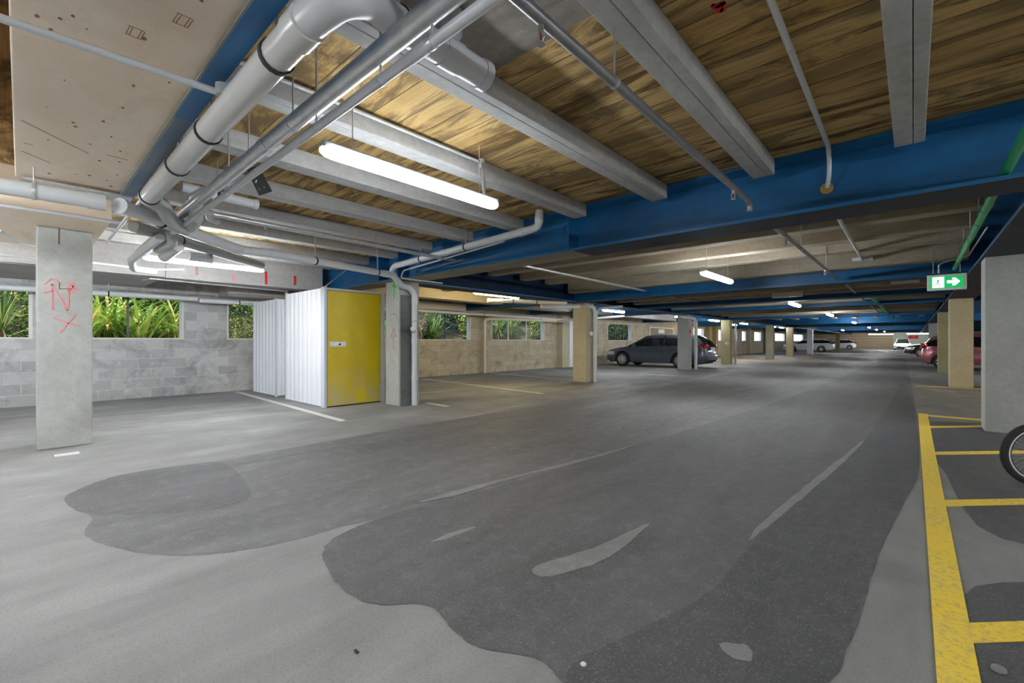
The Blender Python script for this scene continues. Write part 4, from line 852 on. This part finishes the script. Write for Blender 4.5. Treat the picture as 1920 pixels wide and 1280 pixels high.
        q = [Vector((-hx-.01, sgn*hw(-hx)*.85, zr-h_)), Vector((-hx-.015, sgn*hw(-hx)*.85, zr)), Vector((-hx-.01, sgn*hw(-hx)*.84, zr+h_))]
        m.grid([[Vector((v.x, v.y*.72, v.z)) for v in q], q]+pts); m.build('tail_lamp', M['tail'], root, True)
    # bumpers, grille, plates
    m = MB(); m.box((-hx-.03, -Wd/2*.76, .36), (-hx+.1, Wd/2*.76, .58), .03); m.build('rear_bumper', paint, root, True)
    m = MB(); m.box((-hx-.045, -.26, S['plz']), (-hx-.02, .26, S['plz']+.12)); m.build('number_plate', M['plate'], root)
    m = MB(); m.box((hx-.06, -Wd/2*.42, zf-.1), (hx+.012, Wd/2*.42, zf+.03), .01); m.build('grille', M['seam'], root)
    m = MB(); m.box((hx-.05, -Wd/2*.6, .27), (hx+.012, Wd/2*.6, .42), .02); m.build('lower_grille', M['seam'], root)
    m = MB(); m.box((hx, -.26, .44), (hx+.03, .26, .55)); m.build('number_plate', M['plate'], root)
    # tailgate glass lower edge chrome
    for xw in (xf, xr):
        for sgn in (1, -1):
            Mx = Matrix.Translation((xw, sgn*(Wd/2-.11), wr)) @ Matrix.Rotation(-sgn*math.pi/2, 4, 'X')
            t = MB(); t.lathe([(wr*.66, -.1), (wr*.9, -.1), (wr*.985, -.08), (wr, -.04), (wr, .06), (wr*.985, .085), (wr*.92, .10), (wr*.66, .10)], Mx, 36); wh = t.build('wheel', M['rubber'], root, True)
            t = MB(); t.lathe([(wr*.68, -.08), (wr*.68, .095), (wr*.64, .098), (wr*.62, .07), (wr*.62, -.06)], Mx, 36)
            ns = S.get('spokes', 10)
            for k in range(ns):
                A = Matrix.Rotation(2*math.pi*k/ns, 4, 'Z'); w0 = .022*10/ns
                pl = [(.03, -w0*.8), (wr*.65, -w0*1.3), (wr*.65, w0*1.3), (.03, w0*.8)]; t.prism(pl, .06, .088, Mx @ A)
            t.lathe([(0, .1), (.045, .098), (.055, .06), (.055, .03)], Mx, 20); t.build('rim', M['alloy'], wh, False)
            t = MB(); t.lathe([(0, .0), (wr*.62, .0), (wr*.62, -.02)], Mx, 24); t.build('brake_disc', M['seam'], wh)
    return root
WAG = dict(L=4.75, W=1.74, wr=.325, xf=1.40, xr=-1.30, belt=[(-2.38, .86), (-2.2, .97), (-1.0, .96), (.6, .92), (1.05, .92), (1.7, .84), (2.2, .73), (2.38, .66)],
    roof=[(-2.3, .96), (-2.12, 1.22), (-1.85, 1.42), (-1.4, 1.455), (-.5, 1.48), (.0, 1.47), (.35, 1.42), (1.2, .93)], rx=(-1.85, .22), pil=[(-.62, -.54, 0), (.30, .38, -.05), (-1.42, -1.32, 0)], seams=(-.55, .42, 1.02, -1.22), handles=(-.42, -1.0), mirror=.78,
    tailz=.93, tailh=.075, taill=.28, plz=.78, spokes=11, Wroof=.66)
paint_grey = mk('dark_grey_car_paint', (.10, .115, .16), .28, .5, coat=.7)
wag = car('station_wagon', 'dark grey station wagon parked nose to the wall behind the pale column', 'car', (-8.73, 19.75, 0), math.pi, WAG, paint_grey)
WAG2 = dict(WAG); paint_w = mk('white_car_paint', (.75, .77, .8), .3, 0, coat=.6)
car('station_wagon', 'white station wagon parked in the distance at the left', 'car', (-8.7, 59, 0), math.pi, WAG2, paint_w, False)
HAT = dict(L=3.75, W=1.66, wr=.29, xf=1.22, xr=-1.22, belt=[(-1.87, .8), (-1.7, .95), (-.5, .92), (.7, .9), (1.2, .86), (1.7, .72), (1.87, .62)],
    roof=[(-1.82, .96), (-1.55, 1.3), (-1.25, 1.47), (-.5, 1.53), (.0, 1.51), (.3, 1.44), (1.05, .9)], rx=(-1.3, .15), pil=[(-.38, -.3, 0), (-1.2, -1.05, 0)], seams=(-.35, .75), handles=(-.15,), mirror=.65, tailz=.98, tailh=.11, taill=.2, plz=.6, spokes=7, Wroof=.66)
car('hatchback', 'white hatchback parked farthest left near the tan end wall', 'car', (-8.0, 80.6, 0), math.pi, HAT, paint_w, False)
car('hatchback', 'pink hatchback parked behind the right columns, tail toward the lane', 'car', (2.12, 26.75, 0), 0, HAT, mk('pink_car_paint', (.42, .13, .15), .32, .3, coat=.6))
SED = dict(L=4.5, W=1.74, wr=.31, xf=1.35, xr=-1.3, belt=[(-2.25, .82), (-2.0, .98), (-1.3, .96), (.6, .92), (1.05, .92), (1.7, .84), (2.1, .73), (2.25, .66)],
    roof=[(-1.75, .96), (-1.1, 1.36), (-.6, 1.42), (.0, 1.42), (.35, 1.36), (1.15, .92)], rx=(-1.0, .2), pil=[(-.5, -.42, 0)], seams=(-.45, .5), handles=(-.3,), mirror=.75, tailz=.85, tailh=.08, taill=.22, plz=.7, spokes=9, Wroof=.66)
car('sedan', 'black car facing the lane with bright headlamps, beyond the pink hatchback', 'car', (1.75, 46.5, 0), math.pi, SED, mk('black_car_paint', (.012, .013, .016), .2, .2, coat=.8))
car('suv', 'white car facing the camera in front of the mint end wall', 'car', (-1.05, 80, 0), -math.pi/2, dict(HAT, L=4.2, W=1.8, wr=.33), paint_w, False)
car('sedan', 'blue car mostly hidden behind the cream and grey right columns', 'car', (4.3, 33.0, 0), 0, SED, mk('blue_car_paint', (.03, .12, .4), .25, .3, coat=.6), False)

# ---------------------------------------------------------------- bicycle
def bicycle():
    loc = Vector((.735, 5.406, 0)); bk = thing('bicycle', 'bicycle with knobbly tyre at the right edge, only its front wheel in view', 'bicycle', tuple(loc))
    def wheel(c, d, name):
        d = Vector(d).normalized(); up = Vector((0, 0, 1)); nrm = d.cross(up)
        R = Matrix((( d.x, up.x, nrm.x, c.x), (d.y, up.y, nrm.y, c.y), (d.z, up.z, nrm.z, c.z), (0, 0, 0, 1)))
        m = MB(); prof = [(.226+.024*math.cos(a), .024*math.sin(a)) for a in [2*math.pi*k/12 for k in range(13)]]; m.lathe(prof, R, 64)
        for k in range(90):
            a = 2*math.pi*k/90
            for zz in (-.014, 0, .014):
                A = R @ Matrix.Rotation(a+(0 if zz else math.pi/90), 4, 'Z') @ Matrix.Translation((.248 if not zz else .243, 0, zz)); t = .004
                q = [(-t, -.006), (t, -.006), (t, .006), (-t, .006)]; m.prism(q, -.005, .005, A)
        w_ = wpart(m, name, M['rubber'], bk)
        m = MB(); m.lathe([(.209, -.012), (.194, -.012), (.190, 0), (.194, .012), (.209, .012)], R, 64); o = wpart(m, 'rim', M['pvc_white'], bk); 
        m = MB(); m.lathe([(.1925, -.0125), (.184, -.0085), (.180, 0), (.184, .0085), (.1925, .0125)], R, 48); wpart(m, 'rim_inner_band', M['black'], bk)
        m = MB()
        for k in range(32):
            a = 2*math.pi*k/32; b = a+(.9 if k % 4 < 2 else -.9); s = .03 if k % 2 else -.03
            m.tube([R @ Vector((.186*math.cos(a), .186*math.sin(a), 0)), R @ Vector((.02*math.cos(b), .02*math.sin(b), s))], .0012, 5)
        wpart(m, 'spokes', M['galv'], bk)
        m = MB(); m.tube([R @ Vector((0, 0, -.05)), R @ Vector((0, 0, .05))], .018, 12); wpart(m, 'hub', M['galv_dark'], bk)
    c1 = loc+Vector((0, 0, .252)); d1 = (.85, .53, 0); wheel(c1, d1, 'front_tyre')
    hdg = Vector((.97, -.1, 0)).normalized(); c2 = c1+hdg*.80; wheel(c2, hdg, 'rear_tyre')
    fr = MB(); side = Vector(d1).cross(Vector((0, 0, 1))); crown = c1+Vector(d1).normalized()*.07+Vector((0, 0, .31)); head_ = crown+Vector((.05, .02, .12))
    for s in (1, -1): fr.tube([c1+side*.06*s, crown+side*.05*s], .012, 8)
    fr.tube([crown+side*.055, crown-side*.055], .013, 8); fr.tube([crown, head_], .018, 10); wpart(fr, 'fork', M['black'], bk)
    bb = c1+hdg*.46+Vector((0, 0, .0)); seat = c1+hdg*.56+Vector((0, 0, .34)); fr = MB()
    fr.tube([head_-Vector((0, 0, .03)), bb], .018, 10); fr.tube([head_, seat], .016, 10); fr.tube([bb, seat+Vector((.03, 0, .12))], .016, 10); fr.tube([bb, c2], .010, 8); fr.tube([seat, c2], .009, 8); wpart(fr, 'bicycle_frame', M['tail'], bk)
    fr = MB(); hb_ = head_+Vector((.02, 0, .12)); fr.tube([head_, hb_], .012, 8); fr.tube([hb_-side*.2, hb_+side*.2], .012, 8); wpart(fr, 'handlebar', M['black'], bk)
    fr = MB(); s2 = seat+Vector((.04, 0, .15)); fr.box(tuple(s2-Vector((.13, .06, .02))), tuple(s2+Vector((.13, .06, .03))), .02); wpart(fr, 'saddle', M['black'], bk)
    fr = MB(); sd = hdg.cross(Vector((0, 0, 1))); fr.tube([bb-sd*.08, bb+sd*.08], .015, 8); fr.tube([bb+sd*.08, bb+sd*.08+Vector((.1, 0, -.13))], .009, 8); fr.tube([bb-sd*.08, bb-sd*.08+Vector((-.1, 0, .13))], .009, 8)
    wpart(fr, 'crank', M['galv'], bk)
bicycle()

# ---------------------------------------------------------------- outside: bank and plants
def bankz(x, y): return .5+.46*min(6, max(0, -x-11.95))+.05*math.sin(y*1.7+x)+.03*math.sin(y*5.1)
m = MB(); m.grid([[Vector((x, y, bankz(x, y))) for y in [-14+.6*k for k in range(76)]] for x in [-11.92-.5*k for k in range(16)]])
tag(m.build('garden_bank', M['soil'], None, True), None, kind='structure')
tag(MB().box((-40, 31.5, -.3), (-11.95, 95, .3)).build('outdoor_paving', M['paving']), None, kind='structure')
def blade(mb, o, az, L, lean, droop, wd, seg=7, twist=0):
    d = Vector((math.cos(az), math.sin(az), 0)); s = Vector((-math.sin(az), math.cos(az), 0)); P = []; p = Vector(o); ang = lean
    for k in range(seg+1):
        t = k/seg; w_ = wd*(.55+.9*t if t < .4 else .91*(1-((t-.4)/.6)**1.6)); w_ = max(w_, .001)
        P.append((p-s*w_/2, p+d*math.sin(0)*0+Vector((0, 0, -w_*.18)), p+s*w_/2)); p = p+(d*math.sin(ang)+Vector((0, 0, math.cos(ang))))*(L/seg); ang += droop/seg*(1+t)
    mb.grid([list(r_) for r_ in P])
def flax(x, y, lab, n=70, L=1.5, seed=0, mat='flax', wd=.078):
    random.seed(seed); x -= .35; z = bankz(x, y); m = MB()
    for k in range(n):
        az = random.uniform(0, 2*math.pi); lean = random.uniform(.05, .75); blade(m, (x+random.gauss(0, .1), y+random.gauss(0, .13), z-.05), az, L*random.uniform(.6, 1.1), lean, random.uniform(.2, 1.5), wd*random.uniform(.6, 1.2))
    tag(base(m.build('flax_plant', M[mat]), (x, y, z)), lab, 'plant', 'flax plants outside the windows')
def yucca(x, y, lab, n=110, L=.75, h=.55, seed=0):
    random.seed(seed); x -= .35; z = bankz(x, y); o = thing('yucca_plant', lab, 'plant', (x, y, z), 0, 'spiky plants outside the windows'); m = MB()
    for k in range(n):
        az = random.uniform(0, 2*math.pi); lean = random.uniform(.1, 2.1); blade(m, (x, y, z+h+random.uniform(-.12, .1)), az, L*random.uniform(.7, 1.1), lean, random.uniform(.0, .35), .026, 4)
    wpart(m, 'leaf_crown', M['yucca'], o); wpart(MB().tube([(x, y, z-.05), (x, y, z+h)], .05, 10), 'trunk', M['rust'], o)
def bush(x, y, lab, r=(.8, .9, 1.0), n=1500, seed=0, mat='bush', zc=.7, size=.05):
    random.seed(seed); z = bankz(x, y); m = MB()
    for k in range(n):
        v = Vector((random.gauss(0, 1), random.gauss(0, 1), random.gauss(0, 1))).normalized()*random.uniform(.55, 1.0)
        p = Vector((x+v.x*r[0], y+v.y*r[1], z+zc+v.z*r[2])); a = Vector((random.gauss(0, 1), random.gauss(0, 1), random.gauss(0, 1))).normalized(); b = a.cross(Vector((random.gauss(0, 1), random.gauss(0, 1), 1))).normalized()
        s = size*random.uniform(.6, 1.4); m.quad(p-a*s, p-b*s*.45, p+a*s, p+b*s*.45)
    m.tube([(x, y, z-.05), (x, y, z+zc)], .03, 8)
    tag(base(m.build('leafy_bush', M[mat]), (x, y, z)), lab, 'bush', 'bushes outside the windows')
flax(-12.75, .95, 'green flax clump left in the window between the left column and the block pier', 80, 1.5, 1)
flax(-12.7, 1.75, 'flax clump with yellow-orange arching leaves, right in the first full window', 80, 1.45, 2)
flax(-13.2, 2.5, 'flax clump behind the block pier', 60, 1.4, 3)
flax(-13.0, 1.3, 'tall flax clump in the middle of the first full window', 60, 1.7, 12)
yucca(-12.8, -.25, 'spiky plant in the window at the left edge', 120, .95, .4, 4)
yucca(-12.6, .72, 'spiky plant low beside the pink-lettered column', 90, .8, .25, 5)
bush(-13.6, -1.0, 'leafy bush with reddish leaves behind the leftmost window', seed=6, n=2600)
bush(-13.2, .35, 'reddish leafy bush in the leftmost window', (.6, .5, .8), 1600, 7, 'bush', .6, .04)
bush(-12.9, 3.7, 'leafy green bush in the narrow window beside the lockers', (.6, .8, .9), 3000, 8, 'bush', .8, .035)
bush(-14.4, 1.5, 'dark bush behind the flax clumps', (1.0, 1.8, 1.8), 4200, 9, 'bush', 1.2, .07)
bush(-13.6, 5.2, 'bush behind the lockers window', (.9, 1.0, 1.3), 2500, 10, 'bush', 1.0, .06)
flax(-12.9, 8.3, 'flax clump at the left of the window beyond the lockers', 80, 1.3, 11, 'flax')
yucca(-12.7, 9.55, 'spiky yucca in the middle of the window beyond the lockers', 150, 1.0, .75, 13)
bush(-13.1, 8.9, 'bush with pinkish flower plumes beyond the lockers', (.7, .9, .8), 2200, 14, 'bush_dark', .7, .04)
flax(-13.0, 10.3, 'dark flax clump at the right of the window beyond the lockers', 70, 1.3, 15, 'yucca')
bush(-14.2, 9.8, 'dark leafy bush filling the window beyond the lockers', (1.0, 2.4, 1.6), 5200, 16, 'bush_dark', 1.3, .07)
random.seed(17); m = MB()
for k in range(400):
    p = Vector((-12.5, 9.2, 1.75))+Vector((random.gauss(0, .06), random.gauss(0, .1), random.gauss(0, .18))); a = Vector((random.gauss(0, 1), random.gauss(0, 1), random.gauss(0, 1))).normalized()*.02; b = a.cross(Vector((0, 0, 1))).normalized()*.008; m.quad(p-a, p-b, p+a, p+b)
m.tube([(-12.5, 9.2, .6), (-12.5, 9.2, 1.75)], .008, 6)
tag(base(m.build('flower_plume', M['flower']), (-12.5, 9.2, .6)), 'pink flower plume in the window beyond the lockers', 'flower')
for k, (x, y, t) in enumerate(((-12.8, 12.4, 'left'), (-12.7, 13.6, 'centre'), (-12.9, 14.6, 'right'))): yucca(x, y, 'spiky plant at the %s of the three-pane window' % t, 110, .95, .7, 20+k)
bush(-14.2, 13.4, 'dark leafy bush filling the three-pane window', (1.0, 2.6, 1.6), 5200, 24, 'bush_dark', 1.3, .07)
bush(-13.2, 12.1, 'glossy broad-leaved bush at the left of the three-pane window', (.5, .5, .7), 900, 25, 'bush', .8, .06)
bush(-13.2, 17.3, 'bright leafy bush behind the cream-lit column window', (.8, 1.4, 1.2), 2600, 26, 'bush', 1.0, .06)
bush(-13.6, 21.6, 'dark bush outside the window above the wagon hood', (.8, 2.2, 1.6), 4200, 27, 'bush_dark', 1.2, .07)
bush(-13.2, 24.3, 'dark leafy bush close outside the window above the wagon hood', (.6, 1.4, 1.3), 4200, 41, 'bush_dark', 1.1, .06)
bush(-14.2, 27.6, 'dark leafy bush deeper behind the window above the wagon hood', (.9, 1.6, 1.8), 4200, 42, 'bush_dark', 1.4, .08)
bush(-15.5, 6.0, 'tall dark bush far behind the lockers', (1.2, 3.2, 2.4), 5200, 28, 'bush_dark', 2.0, .11); bush(-15.8, -2.0, 'tall dark bush far behind the left edge', (1.2, 3.6, 2.4), 5200, 29, 'bush', 2.0, .11)
bush(-15.8, 2.4, 'tall green bush farthest behind the flax', (1.2, 2.6, 2.4), 5200, 30, 'bush', 2.0, .11); bush(-15.5, 17.5, 'tall bush farthest behind the three-pane window', (1.2, 3.5, 2.4), 5200, 31, 'bush_dark', 2.0, .11)
random.seed(40); m = MB()
for k in range(2600):
    y = random.uniform(-2, 16); x = -12.05-abs(random.gauss(0, .35)); p = Vector((x, y, bankz(x, y)+random.uniform(0, .18)+(.35 if False else 0))); a = Vector((random.gauss(0, 1), random.gauss(0, 1), random.gauss(0, .7))).normalized()*random.uniform(.05, .16); b = a.cross(Vector((1, 0, 0))).normalized()*.005
    m.quad(p-a-b, p-a+b, p+a+b, p+a-b)
tag(m.build('dry_straw', M['straw']), 'dry straw and twigs on the bank below the windows', 'straw', kind='stuff')
